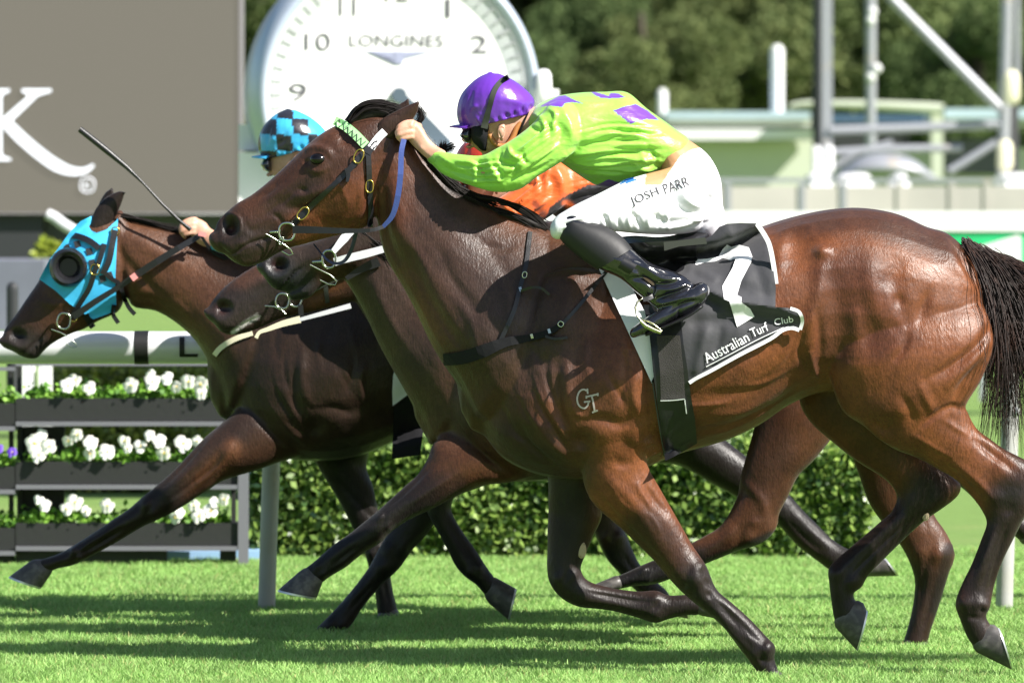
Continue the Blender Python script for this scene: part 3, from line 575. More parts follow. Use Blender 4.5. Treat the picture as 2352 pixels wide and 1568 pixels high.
MAT['skin'] = M('skin', (.62,.36,.25), .5, sub=.15, bump=(120, .12, .002), var=(18, (.80,.72,.70), .4, .7, 'MULTIPLY'))
MAT['silk'] = M('racing_silk', (.4,.8,.1), .37, spec=.6, sheen=.25, attr='coat', bump=[(9, .45, .016, (1, 1, 2.2)), (30, .35, .006, (1, 1, 2))])
MAT['capsilk'] = M('cap_satin', (.2,.05,.5), .27, spec=.7, attr='coat', bump=[(22, .3, .008), (60, .2, .003)])
MAT['breech'] = M('white_breeches', (.8,.8,.8), .5, spec=.4, attr='coat', bump=(12, .25, .008))
MAT['patent'] = M('patent_leather', (.01,.01,.012), .12, spec=.7, attr='coat', coat=.8, bump=[(16, .4, .01), (45, .25, .004)])
MAT['gaiter'] = M('gaiter_nylon', (.012,.012,.013), .55, bump=(30, .2, .004))
MAT['elastic'] = M('elastic', (.035,.04,.03), .8)
MAT['tan'] = M('tan_leather', (.42,.17,.045), .55, bump=(50, .2, .003))
MAT['lens'] = M('goggle_lens', (.02,.02,.025), .1, coat=1)
LIME = (.30,.66,.075); PUR = (.14,.035,.42)
def checks(cx, cy, s, c2, T=None):
    out = []
    for i in range(-5, 6):
        for j in range(-5, 6):
            if (i+j) % 2: out.append(('p', [(cx+i*s, cy+j*s), (cx+(i+1)*s, cy+j*s+3), (cx+(i+1)*s+2, cy+(j+1)*s+3), (cx+i*s+2, cy+(j+1)*s)], c2))
    return out
p1 = jockey(YH, 'jockey in lime silks with purple diamonds and purple cap, crouched over the nearest horse', (0, 0, 0), LIME,
 [('p', [(1238,246),(1262,232),(1283,221),(1298,219),(1316,228),(1338,238),(1312,235),(1298,238),(1291,247),(1265,243)], PUR), ('p', [(1354,208),(1375,214),(1400,221),(1402,227),(1380,225),(1366,219)], PUR),
  ('p', [(1396,225),(1402,214),(1421,215),(1435,223),(1420,226)], PUR), ('p', [(1408,254),(1432,246),(1460,239),(1488,255),(1514,276),(1486,274),(1466,278),(1448,285)], PUR),
  ('p', [(1355,432),(1398,412),(1425,420),(1432,440)], PUR)], PUR, [])
p2 = jockey(21.3, 'jockey in orange silks half hidden behind the lime rider', (-.02, 1.1, -.178), (.75,.13,.02), [('p', [(1284,352),(1330,322),(1372,300),(1560,300),(1560,470),(1290,470),(1262,400)], (.014,.012,.014)), ([(1245,345),(1275,385)],9,(.05,.01,.01),.7), ([(1320,345),(1350,372)],10,(.75,.13,.02),.9)], (.62,.05,.02), [], detail=False, breech=(.7,.7,.7))
p4 = jockey(22.8, 'jockey with a light blue and black checked cap, riding the leftmost horse', (-.785, 2.6, -.082), (.05,.42,.75), checks(1200,300,40,(.02,.02,.03)), (.06,.46,.78),
 checks(1140,232,42,(.022,.022,.028)), detail=False, drop=172, sag=120, vox=.0045, reach=62)
# ================================================================ the three horses behind
T2 = (-.175, 1.1, -.06); T3 = (-.15, 1.85, -.07); T4 = (-.98, 2.6, -.05)
NECK2 = [(900,470,790,640,44,0,0), (960,530,830,705,54,0,-.2), (1030,580,872,795,66,0,-.25), (1110,620,915,872,84,0,-.3), (1190,640,958,950,100,0,-.25), (1250,650,985,1020,108,0,-.2)]
HEAD2 = [(940,395,920,560,40,0,0), (895,425,900,605,50,0,0), (845,465,862,632,55,0,.1), (795,505,812,636,54,0,.15), (745,540,772,645,46,0,.15), (705,558,735,655,37,0,.1), (670,566,700,664,33,0,.05), (640,573,672,668,34,0,0), (615,583,642,668,33,0,0), (600,592,620,655,29,0,0), (595,605,604,632,19,0,0)]
JAW2 = [(760,610,765,645,24,0,0), (728,632,735,662,24,0,0), (695,650,708,685,24,0,0), (668,668,680,690,20,0,0)]
LEG_C = [(1080,960,1240,1090,50,-60,0), (1000,1012,1170,1108,46,-70,0), (982,1052,1110,1114,42,-74,0), (958,1090,1060,1132,38,-75,0), (930,1115,1000,1165,34,-75,0), (897,1145,942,1192,31,-75,0), (863,1176,900,1220,31,-75,0), (833,1200,874,1246,31,-75,0),
 (806,1222,838,1268,26,-75,0), (780,1240,812,1288,24,-75,0), (763,1252,795,1302,26,-75,0), (742,1270,768,1318,25,-75,0), (720,1290,752,1328,23,-75,0), (703,1302,745,1335,23,-75,0)]
LEG_C2 = [(1270,1030,1390,1030,42,70,0), (1272,1150,1372,1150,34,74,0), (1270,1240,1346,1240,29,76,0), (1268,1300,1330,1298,31,76,0), (1286,1350,1336,1332,29,76,0), (1322,1384,1350,1348,25,76,0), (1400,1396,1405,1358,21,76,0), (1460,1405,1465,1362,21,76,0), (1500,1418,1505,1366,24,76,0), (1530,1412,1530,1370,20,76,0)]
LEG_G = [(1745,860,1965,860,58,-70,0), (1736,960,1935,968,56,-80,0), (1714,1045,1874,1052,48,-84,0), (1701,1092,1834,1092,41,-85,0), (1694,1137,1813,1135,37,-85,0), (1675,1177,1790,1180,35,-85,0), (1660,1200,1784,1212,34,-85,0), (1646,1214,1752,1246,31,-85,0), (1626,1226,1692,1266,28,-85,0),
 (1588,1246,1622,1294,25,-85,0), (1545,1268,1573,1313,23,-85,0), (1503,1285,1528,1334,25,-85,0), (1474,1297,1492,1343,27,-85,0), (1440,1313,1452,1346,23,-85,0), (1412,1324,1424,1352,22,-85,0)]
LEG_F = [(1900,930,2070,930,54,70,0), (1945,1020,2095,1000,50,76,0), (1972,1090,2118,1075,43,78,0), (1993,1150,2134,1140,37,78,0), (2020,1192,2147,1183,34,78,0), (2052,1230,2174,1223,34,78,0), (2080,1272,2194,1272,34,78,0), (2098,1318,2180,1316,30,78,0),
 (2101,1351,2168,1356,25,78,0), (2094,1401,2155,1398,23,78,0), (2083,1446,2138,1448,24,78,0), (2074,1474,2132,1474,26,78,0)]
HEADREL2 = [('b',638,606,20,19,0,-26), ([(612,596),(628,586),(650,588),(664,602),(656,628),(636,640)],6,4), ([(632,676),(655,655),(672,630),(700,610)],4,-9), ([(700,600),(760,580)],10,3), ('b',790,590,34,30,0,4)]
h2 = root_horse('racehorse', .6, 21.3, 'dark horse in a white bridle, its nose under the nearest horse\'s jaw')
me = make_horse('body', '', 21.3, [TORSO], .009, 4, T=T2, own=[NECK2, HEAD2, JAW2, LEG_C, LEG_C2, LEG_G, LEG_F])
sculpt(me, [r for r in RELIEF if (r[0] == 'b' and 1100 < r[1] < 1450 and r[2] > 600) or (r[0] != 'b' and 1100 < r[0][0][0] < 1500 and r[0][0][1] > 600)], YH, T2)
sculpt(me, HEADREL2+[([(1000,1060),(940,1120),(880,1175)],6,-4), ([(1060,1080),(1000,1120),(930,1165)],7,4), ([(850,620),(880,700),(930,800)],14,5), ([(1700,1100),(1750,1150),(1760,1210)],10,4), ('b',1735,1200,14,10,0,4), ('b',2150,1275,16,20,0,5), ([(2110,1150),(2130,1220)],8,-4), ([(2125,1290),(2110,1420)],6,-4)], 21.3)
sculpt(me, legrel(LEG_C, 8, 11, (6, 12))+legrel(LEG_G, 9, 11, (7, 12))+legrel(LEG_F, 8, 10, (6,)), 21.3)
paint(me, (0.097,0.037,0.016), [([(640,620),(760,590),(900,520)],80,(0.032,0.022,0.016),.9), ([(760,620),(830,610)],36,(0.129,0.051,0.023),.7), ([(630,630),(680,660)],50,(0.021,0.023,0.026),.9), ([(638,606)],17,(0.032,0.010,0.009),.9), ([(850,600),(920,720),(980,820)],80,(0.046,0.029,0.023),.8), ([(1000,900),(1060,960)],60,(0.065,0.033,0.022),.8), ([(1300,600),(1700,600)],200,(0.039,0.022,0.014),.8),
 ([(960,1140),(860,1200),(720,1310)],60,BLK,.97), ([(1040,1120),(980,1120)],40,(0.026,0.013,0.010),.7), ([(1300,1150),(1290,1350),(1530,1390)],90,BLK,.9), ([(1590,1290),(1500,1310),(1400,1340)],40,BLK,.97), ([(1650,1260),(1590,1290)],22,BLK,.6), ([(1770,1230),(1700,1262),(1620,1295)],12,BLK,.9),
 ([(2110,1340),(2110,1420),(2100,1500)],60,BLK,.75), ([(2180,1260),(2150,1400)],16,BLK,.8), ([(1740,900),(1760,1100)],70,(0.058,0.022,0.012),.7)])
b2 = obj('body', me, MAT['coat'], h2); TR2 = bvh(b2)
hoof(h2, (687,1312,742,1334), (640,1353,728,1371), 21.3, -75, b=(24, 32)); hoof(h2, (1412,1322,1424,1352), (1369,1340,1390,1362), 21.3, -85); hoof(h2, (2070,1480,2132,1480), (2062,1512,2130,1510), 21.3, 78)
hoof(h2, (1536,1412,1534,1372), (1580,1420,1570,1374), 21.3, 76, b=(20, 22))
# third horse
NECK3 = [(880,500,795,655,40,0,0), (950,560,840,730,50,0,-.2), (1020,600,895,815,62,0,-.2), (1110,640,950,890,78,0,-.2), (1200,660,1010,960,90,0,-.2)]
HEAD3 = [(900,455,900,620,36,0,0), (850,480,862,662,46,0,0), (800,505,815,690,50,0,.1), (750,532,775,702,48,0,.1), (700,558,738,712,41,0,.1), (650,580,695,722,36,0,.1), (600,602,648,732,32,0,.05), (555,628,606,750,31,0,0), (525,650,570,764,31,0,0), (502,672,538,770,30,0,0), (485,694,510,764,27,0,0), (478,708,490,742,18,0,0)]
LEG_D = [(1040,1060,1180,1060,44,60,0), (960,1120,1090,1120,40,62,0), (908,1188,1035,1150,35,62,0), (890,1224,985,1222,33,62,0), (868,1262,948,1262,31,62,0), (848,1300,918,1304,30,62,0), (828,1328,884,1336,26,62,0), (806,1356,860,1362,24,62,0), (782,1384,838,1388,24,62,0),
 (758,1410,822,1412,26,62,0), (738,1430,806,1436,27,62,0), (722,1446,780,1458,24,62,0), (708,1456,765,1466,24,62,0)]
LEG_E = [(1090,1020,1210,1080,38,-50,0), (1040,1060,1100,1120,34,-55,0), (985,1105,1045,1140,31,-58,0), (976,1140,1040,1152,31,-58,0), (981,1176,1038,1176,28,-58,0), (1006,1222,1062,1218,24,-58,0), (1028,1264,1086,1252,23,-58,0), (1046,1300,1104,1278,25,-58,0), (1068,1324,1112,1292,26,-58,0), (1095,1344,1126,1312,23,-58,0), (1118,1372,1138,1328,22,-58,0)]
LEG_J = [(2080,930,2010,1015,50,-60,0), (2150,1000,2105,1065,38,-62,0), (2232,1070,2206,1118,31,-62,0), (2290,1130,2266,1177,28,-62,0), (2340,1172,2320,1222,26,-62,0), (2376,1200,2352,1250,26,-62,0)]
LEG_K = [(x1+14, y1+4, x2-14, y2-6, b-8, 50, 0) for x1, y1, x2, y2, b, _, _ in LEG_G[:12]]
h3 = root_horse('racehorse', .6, 22.05, 'bay horse with a white lip mark, nose just below the white-bridled head')
me = make_horse('body', '', 22.05, [TORSO], .010, 4, T=T3, own=[NECK3, HEAD3, LEG_D, LEG_E, LEG_J, LEG_K])
sculpt(me, [('b',510,706,24,19,10,-18), ([(488,698),(500,686),(522,688),(536,700),(532,722),(514,732)],6,4), ([(495,760),(530,762),(565,742),(610,722)],4,-6), ([(560,660),(620,640),(680,630)],10,3), ('b',740,665,40,28,0,4), ([(1000,1200),(940,1260),(890,1300)],8,-3), ('b',880,1300,16,14,0,4), ([(600,620),(660,660)],8,-3)], 22.05)
sculpt(me, legrel(LEG_D, 6, 9, (4, 10))+legrel(LEG_E, 4, 7, (8,)), 22.05)
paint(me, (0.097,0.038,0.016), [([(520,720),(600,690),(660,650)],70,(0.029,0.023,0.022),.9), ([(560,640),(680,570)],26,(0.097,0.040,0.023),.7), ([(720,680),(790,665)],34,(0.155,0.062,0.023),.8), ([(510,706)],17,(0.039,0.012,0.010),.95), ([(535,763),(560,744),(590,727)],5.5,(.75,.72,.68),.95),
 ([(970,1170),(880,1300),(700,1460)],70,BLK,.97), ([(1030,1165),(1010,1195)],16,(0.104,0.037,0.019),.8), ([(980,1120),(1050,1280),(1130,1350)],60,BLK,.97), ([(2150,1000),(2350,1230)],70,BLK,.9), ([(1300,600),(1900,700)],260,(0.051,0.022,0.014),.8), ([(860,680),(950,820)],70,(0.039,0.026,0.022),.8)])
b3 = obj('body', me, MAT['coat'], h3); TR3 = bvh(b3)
hoof(h3, (706,1456,766,1466), (684,1470,742,1482), 22.05, 62); hoof(h3, (1124,1386,1140,1326), (1166,1421,1183,1350), 22.05, -58, b=(23, 30)); hoof(h3, (2380,1200,2356,1252), (2420,1200,2400,1262), 22.05, -62)
# leftmost horse
HEAD4 = [(262,488,290,600,38,0,0), (232,484,292,660,46,0,0), (202,500,278,708,52,0,.1), (168,524,258,724,53,0,.15), (140,562,228,737,50,0,.15), (113,597,196,755,43,0,.1), (90,642,162,768,36,0,.1), (60,686,126,786,32,0,.05), (36,722,104,803,31,0,0), (18,744,84,824,31,0,0), (8,762,56,821,28,0,0), (6,775,28,806,20,0,0)]
NECK4 = [(262,492,288,625,38,0,0), (306,506,300,700,46,0,0), (360,518,362,716,52,0,-.1), (430,535,424,757,60,0,-.2), (500,560,466,808,74,0,-.25), (580,585,500,880,92,0,-.25), (650,600,520,950,108,0,-.2)]
LEG_A = [(620,900,720,1040,56,-50,0), (560,930,640,1062,54,-60,0), (508,972,590,1080,50,-64,0), (468,1006,516,1102,42,-66,0), (432,1044,478,1126,37,-66,0), (398,1080,440,1150,33,-66,0), (358,1115,402,1174,30,-66,0), (325,1142,362,1194,30,-66,0), (293,1170,330,1208,30,-66,0),
 (262,1190,296,1228,26,-66,0), (226,1215,256,1252,23,-66,0), (192,1237,222,1270,22,-66,0), (162,1256,190,1288,25,-66,0), (138,1269,163,1299,26,-66,0), (112,1279,132,1305,22,-66,0), (92,1284,118,1312,22,-66,0)]
LEG_B = [(690,1000,860,1000,50,60,0), (730,1072,842,1068,42,66,0), (766,1130,856,1112,36,68,0), (793,1178,868,1166,32,68,0), (816,1226,880,1216,29,68,0), (838,1272,892,1266,30,68,0), (850,1318,896,1313,25,68,0), (861,1361,904,1361,23,68,0), (865,1396,912,1394,25,68,0), (867,1418,916,1414,24,68,0)]
LEG_H = [(1480,890,1430,1040,60,-60,0), (1560,935,1500,1062,54,-64,0), (1640,990,1562,1070,45,-66,0), (1692,1030,1638,1112,39,-66,0), (1742,1070,1696,1145,36,-66,0), (1792,1112,1746,1176,33,-66,0), (1840,1166,1790,1208,29,-66,0), (1880,1206,1830,1252,26,-66,0), (1915,1240,1880,1290,25,-66,0), (1948,1260,1915,1314,26,-66,0), (1985,1274,1962,1324,23,-66,0)]
LEG_I = [(1330,990,1480,990,50,64,0), (1336,1080,1440,1090,44,66,0), (1346,1150,1420,1150,35,66,0), (1358,1202,1424,1190,33,66,0), (1370,1238,1441,1231,32,66,0), (1393,1283,1454,1263,27,66,0), (1420,1314,1472,1298,25,66,0), (1450,1347,1500,1328,24,66,0), (1485,1378,1534,1358,27,66,0), (1503,1404,1548,1392,24,66,0), (1510,1420,1556,1410,24,66,0)]
h4 = root_horse('racehorse', -.2, 22.8, 'leftmost horse, in a light blue hood with black blinker cups')
me = make_horse('body', '', 22.8, [TORSO], .009, 4, T=T4, own=[NECK4, HEAD4, LEG_A, LEG_B, LEG_H, LEG_I])
sculpt(me, [r for r in RELIEF if (r[0] == 'b' and 1100 < r[1] < 1500 and r[2] > 600) or (r[0] != 'b' and 1100 < r[0][0][0] < 1500 and r[0][0][1] > 600)], YH, T4, amp=.8)
sculpt(me, [('b',40,768,22,17,20,-18), ([(20,762),(30,750),(52,756),(62,772),(54,788)],5,4), ([(40,822),(60,808),(85,785),(112,760)],4,-7), ([(90,690),(130,700),(165,690)],8,3), ([(270,560),(290,600),(340,650),(420,700)],12,-6), ([(280,530),(350,570),(430,620)],18,5), ([(330,640),(390,680),(440,730)],10,4), ([(300,680),(350,690),(400,715)],8,-4),
 ([(480,1000),(420,1070),(360,1130)],6,-4), ([(540,1010),(500,1070),(440,1120)],9,7), ([(520,1040),(470,1090),(420,1140)],6,-5), ('b',530,1040,26,30,-40,5), ('b',340,1165,15,14,0,4), ('b',175,1272,10,10,0,3), ([(290,1210),(230,1250),(190,1270)],5,-3)], 22.8)
sculpt(me, legrel(LEG_A, 9, 12, (7, 12), 1.3)+legrel(LEG_A, 3, 6, (), 1.3)+legrel(LEG_B, 6, 8, (5,))+legrel(LEG_H, 6, 8, (9,))+legrel(LEG_I, 5, 7, (4,)), 22.8)
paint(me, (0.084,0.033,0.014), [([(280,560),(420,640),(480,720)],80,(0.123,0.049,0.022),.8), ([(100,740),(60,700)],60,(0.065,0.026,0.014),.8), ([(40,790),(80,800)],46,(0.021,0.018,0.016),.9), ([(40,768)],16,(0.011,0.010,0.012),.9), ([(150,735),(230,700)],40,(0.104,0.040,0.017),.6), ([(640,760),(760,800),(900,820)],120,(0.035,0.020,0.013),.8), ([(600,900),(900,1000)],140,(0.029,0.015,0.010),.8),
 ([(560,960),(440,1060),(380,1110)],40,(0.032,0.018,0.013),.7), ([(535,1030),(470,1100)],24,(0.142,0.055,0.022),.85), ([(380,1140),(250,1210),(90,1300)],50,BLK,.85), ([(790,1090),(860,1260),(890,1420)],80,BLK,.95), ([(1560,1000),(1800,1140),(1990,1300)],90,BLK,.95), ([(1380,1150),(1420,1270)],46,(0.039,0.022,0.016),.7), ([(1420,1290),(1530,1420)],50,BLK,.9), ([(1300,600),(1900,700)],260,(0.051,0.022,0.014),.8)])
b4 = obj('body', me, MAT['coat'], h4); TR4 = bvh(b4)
hoof(h4, (66,1290,117,1318), (23,1322,96,1348), 22.8, -66, b=(22, 30)); hoof(h4, (866,1414,917,1410), (864,1436,922,1430), 22.8, 68); hoof(h4, (1984,1276,1964,1324), (2030,1282,2060,1322), 22.8, -66, b=(22, 27)); hoof(h4, (1508,1424,1557,1412), (1507,1446,1552,1446), 22.8, 66, b=(23, 26))
ear(h4, [(206,520,236,532), (212,498,250,522), (224,474,266,496), (246,452,278,470), (272,440,286,446), (285,441,288,444)], 22.8, -28, col=DKB)
ear(h4, [(222,485,250,495), (230,462,258,474), (243,442,264,455), (254,434,260,440)], 22.8, 28, col=DKB)
def chestnut(parent, cx, cy, rx, ry, tree, Y):
    h, _ = hit(tree, cx, cy, Y); v, f = ell(cx, cy, rx, ry, 4, h.y); obj('chestnut', mesh('chestnut', v, f), MAT['chestnut'], parent)
MAT['chestnut'] = M('leg_chestnut', (.5,.38,.26), .8, bump=(80, .5, .004), var=(60, (.25,.17,.11), .5, .65))
chestnut(h1, 1336, 1262, 11, 20, T1, YH); chestnut(h1, 2126, 1184, 8, 12, T1, YH)
# ---------------------------------------------------------------- manes, forelock and tail
def P2(x, y, dy, Y=YH): return P(x, y, Y+dy*Y/FPX)
S = []
for i in range(3000):       # tail streaming back past the quarters
    t = rng.random(); k = rng.random()
    s0 = np.array((2208+t*120, 556+t*52+k*10*t+rng.normal()*6)); d0 = rng.normal()*24
    reach = rng.random()**.7; ex = 2242+900*t**1.4*reach+rng.random()*230*(.2+t); ey = 790+250*reach-190*t*rng.random()+rng.normal()*34
    c1 = s0+np.array((38+60*t+rng.normal()*8, 20+30*(1-t))); c2 = np.array((2300+150*t+rng.normal()*16, 700+60*rng.random()))
    if ex < 2300: c2[0] = min(c2[0], 2340)
    pts = []
    wv = rng.normal()*7; ph = rng.random()*6
    for u in np.linspace(0, 1, 14):
        b = (1-u)**3*s0+3*u*(1-u)**2*c1+3*u*u*(1-u)*c2+u**3*np.array((ex, ey)); b = b+np.array((math.sin(u*7+ph), math.cos(u*6+ph)))*wv*u
        pts.append(P2(b[0], b[1], d0+rng.normal()*1.5+u*d0*2.2-6*u))
    S.append((pts, .0018, .0005))
v, f = strands(S, 3); obj('tail', fastmesh('tail', v, f), MAT['tailhair'], h1)
def hairs(parent, name, rows, n, Y, r=.0022, spread=4, T=None, mat='hair'):
    S = []
    for i in range(n):
        A = rows[rng.integers(len(rows))]; q = crom(A[0], 5)+rng.normal(size=2)*spread*np.array((1, .6)); d0 = A[1]+rng.normal()*A[2]; j0 = rng.integers(0, max(1, len(q)//3)) if len(A) > 3 else 0; q = q[j0:]
        fly = rng.normal(size=2)*spread*1.6
        S.append(([P2(x+fly[0]*u*u, y+fly[1]*u*u, d0, Y) for (x, y), u in zip(q, np.linspace(0, 1, len(q)))], r, r*.25))
    v, f = strands(S, 3); return obj(name, fastmesh(name, v, f), MAT[mat], parent)
v, f = loft([(798,276,808,294,12,0,0), (826,250,840,284,22,0,0), (858,236,870,280,25,0,0), (892,240,896,280,24,0,0), (918,250,915,272,14,0,0)], YH, n=18)
me = mesh('poll_hair', v, f); obj('poll_hair', me, MAT['hair'], h1)
v, f = loft([(1062,448,1058,462,6,-6,0), (1110,466,1104,484,9,-10,0), (1170,484,1164,506,12,-16,0), (1225,504,1218,526,11,-18,0), (1256,520,1252,530,5,-18,0)], YH, n=16); obj('crest_hair', mesh('crest_hair', v, f), MAT['hair'], h1)
v, f = loft([(934,296,924,306,8,0,0), (952,312,938,326,13,-2,0), (975,342,960,356,14,-4,0), (1002,378,988,394,14,-4,0), (1034,416,1022,434,14,-4,0), (1066,444,1058,462,12,-6,0), (1092,458,1086,474,8,-8,0)], YH, n=16); obj('crest_hair', mesh('crest_hair', v, f), MAT['hair'], h1)
hairs(h1, 'forelock', [([(800,276),(822,248),(858,236),(900,243),(918,250)],-4,12), ([(806,280),(840,252),(880,250),(912,258)],-18,7), ([(798,277),(830,242),(866,234),(905,244)],4,9)], 260, YH, spread=2.4)
hairs(h1, 'mane', [([(1068,450),(1110,470),(1170,496),(1235,520)],-8,8), ([(1100,452),(1150,462),(1200,486),(1258,524)],-12,9), ([(1150,465),(1190,474),(1225,494),(1256,522)],-20,7), ([(1150,490),(1190,500),(1230,522)],-22,6),
 ([(930,300),(960,320),(992,366)],0,10), ([(990,370),(1030,410),(1075,448)],0,10), ([(940,305),(975,345),(1010,392),(1050,432)],-14,5), ([(950,318),(990,372),(1030,420),(1085,458)],-14,5), ([(940,310),(985,345),(1000,352),(1040,335)],8,6), ([(985,350),(1012,362),(1018,330)],10,5), ([(940,300),(962,280),(968,262),(958,248)],14,5), ([(1040,425),(1080,445),(1140,470)],-4,8)], 900, YH, spread=3.2)
hairs(h4, 'mane', [([(275,498),(320,505),(380,522),(440,532)],0,9), ([(270,492),(300,498),(340,512),(400,528)],-6,6), ([(400,526),(470,548),(560,575)],0,10)], 260, 22.8, spread=3)
hairs(h2, 'mane', [([(905,460),(960,520),(1030,575)],0,10), ([(800,540),(860,560),(890,590)],-46,4), ([(830,530),(880,570),(900,610)],-44,4)], 200, 21.3, spread=4)
# ================================================================ tack
MAT['lime_band'] = M('green_browband', (.35,.72,.3), .6); MAT['blue_rein'] = M('blue_rein', (.045,.075,.26), .45, bump=(150, .3, .002)); MAT['navy'] = M('navy_rein', (.01,.014,.04), .4)
MAT['hood'] = M('light_blue_hood', (.05,.50,.86), .65, bump=[(14, .3, .006), (300, .2, .001)]); MAT['check'] = M('charcoal_print', (.03,.03,.035), .7)
MAT['pink'] = M('pink_tape', (.8,.3,.28), .6); MAT['cream'] = M('cream_web', (.75,.7,.5), .7); MAT['mesh'] = M('girth_elastic', (.03,.026,.024), .7, bump=(300, .6, .003)); MAT['brand'] = M('white_hair_brand', (.48,.42,.40), .7)
MAT['charcoal'] = M('number_cloth', (.034,.034,.040), .7, sheen=.2, bump=[(4, .5, .03), (13, .35, .008), (500, .2, .001)]); MAT['olive'] = M('stirrup_steel', (.42,.42,.26), .25, metal=1)
MAT['blueprint'] = M('blue_print', (.04,.2,.5), .6)
def part(name, vf, mat, parent): return obj(name, mesh(name, *vf), MAT[mat], parent)
def thing(name, x, y, Y, label, cat, group=None): return empty(name, P(x, y, Y), label, cat, group)
def strap(parent, pts, hw, tree=None, mat='leather', name='strap', **k): return obj(name, mesh(name, *ribbon(pts, hw, tree, **k)), MAT[mat], parent, smooth=False)
def buckle(parent, cx, cy, rx, ry, ang, tree, Y, mat='brass', r=.0026):
    h = hit(tree, cx, cy, Y)[0].y if tree is not None else Y
    return part('buckle', ring(cx, cy, rx, ry, ang, r, h-.016), mat, parent)
# ---- near horse
br = thing('bridle', 720, 430, YH-.1, 'black leather bridle with green browband and brass buckles on the nearest horse', 'bridle')
bb = strap(br, [(768,277),(790,288),(815,308),(840,334)], 10.5, T1, 'lime_band', 'browband', th=.006)
zz = [(772+i*5.0+(3 if i % 2 else -3), 277+i*4.2+(-7 if i % 2 else 7)) for i in range(14)]
for a, b in zip(zz[:-1], zz[1:]): pass
v, f = join([ribbon([a, b], .9, T1, off=.013, th=.001) for a, b in zip(zz[:-1], zz[1:])]); obj('zigzag_stitching', mesh('zigzag_stitching', v, f), MAT['check'], bb)
strap(br, [(884,302),(868,318),(852,340)], 9, T1, 'white', 'headpiece', th=.006); strap(br, [(866,322),(852,336),(842,352)], 10, T1, off=.008)
strap(br, [(842,345),(822,366),(800,392),(750,440),(700,487),(668,520)], [7,7,6.5,5.5,7,7], T1, name='cheekpiece', off=.006)
strap(br, [(846,350),(848,390),(849,430),(852,480),(850,522)], 6, T1, name='throatlatch', off=.006)
strap(br, [(797,386),(800,402),(797,418)], [6,5,3], T1, off=.016)
buckle(br, 824, 359, 10, 16, 22, T1, YH); buckle(br, 849, 428, 8.5, 14, 2, T1, YH); buckle(br, 696, 490, 10, 16, 40, T1, YH)
yb = hit(T1, 665, 520, YH)[0].y-.02
bit = part('bit_ring', ring(659, 532, 18, 20, 0, .0042, yb), 'steel', br)
part('bit_mouthpiece', tube([P(620,533,yb+.012), P(634,532,yb+.006), P(645,531,yb)], [.0045,.005,.005]), 'steel', bit)
part('bit_hoop', tube([P(x, y, yb-.004+.02*i/6) for i, (x, y) in enumerate([(611,537),(630,548),(650,560),(668,573),(673,583),(664,586),(648,577)])], .0024), 'steel', bit)
part('bit_link', ring(646, 553, 4, 9, 20, .002, yb-.004), 'steel', bit)
rn = strap(br, [(672,527),(720,528),(780,530),(850,529),(882,520)], [9,8,6.5,4,4.5], None, 'leather', 'rein', Y=YH, dys=[-50,-62,-70,-74,-64], th=.004)
strap(br, [(880,521),(902,494),(914,450),(920,400),(922,350),(928,320)], [4.5,6,6.5,6.5,6,6], None, 'blue_rein', 'rein', Y=YH, dys=[-64,-70,-76,-76,-66,-56], th=.005)
strap(br, [(720,560),(738,582),(752,597),(770,605),(790,600),(805,578),(814,550),(819,530)], [1.5,2,2.6,3.2,4,4.5,4.5,4], None, 'navy', 'rein', Y=YH, dys=[30,20,10,0,-6,-10,-20,-30], th=.004)
bp = thing('breastplate', 1160, 780, YH-.2, 'black breastplate strapped across the chest of the nearest horse', 'breastplate')
strap(bp, [(1018,826),(1060,822),(1110,806),(1160,786),(1215,776),(1258,764),(1292,744)], [13,15,15,11,8,7,6], T1, 'blackcloth', 'chest_band', th=.007)
strap(bp, [(1292,744),(1340,690),(1400,614)], 4, T1); strap(bp, [(1150,782),(1180,715),(1194,662),(1209,605),(1218,532)], 5, T1)
strap(bp, [(1196,668),(1222,660),(1243,662),(1262,677)], 3, None, Y=YH, dys=[-118,-135,-140,-138], th=.003); strap(bp, [(1252,772),(1275,778),(1304,775)], 3, T1, off=.014)
buckle(bp, 1205, 631, 5, 7, 10, T1, YH, 'steel', .002); buckle(bp, 1288, 744, 6, 6, 40, T1, YH, 'steel', .002)
for x, y in ((1222,772),(1196,664),(1262,760)): strap(bp, [(x-2,y-5),(x+1,y+5)], 3, T1, 'steel', 'keeper', off=.012)
pad = part('saddle_pad', sheet([(1365,594),(1400,612),(1438,629),(1463,684),(1488,724),(1508,769),(1514,800),(1512,842),(1497,880)], 7, T1, YH-.28, .012), 'white', None)
tag(pad, 'white pointed pad showing in front of the black number cloth on the nearest horse', 'saddle pad')
part('edging', ribbon([(1508,772),(1514,800),(1511,845),(1498,878)], 2.2, T1, off=.015, th=.002, flat=True), 'blackcloth', pad)
def crel(u, v):
    g = lambda pts, w_, A: A*math.exp(-(float(pdist(np.array([[u, v]]), pts)[0])/w_)**2)
    return (g([(1565,640),(1620,662),(1680,690),(1790,706),(1832,722)], 15, 20)+g([(1600,740),(1680,735),(1780,735)], 16, -6)+g([(1640,560),(1672,530),(1690,590)], 14, 8)+g([(1700,540),(1712,640)], 16, 5)
            +g([(1590,610),(1640,640)], 12, 8)+g([(1620,760),(1600,850)], 12, 6)+g([(1655,760),(1640,840)], 9, -4)+g([(1585,560),(1580,620)], 12, 8)+g([(1735,600),(1760,690)], 10, -3)+g([(1610,680),(1640,700)], 14, -5))
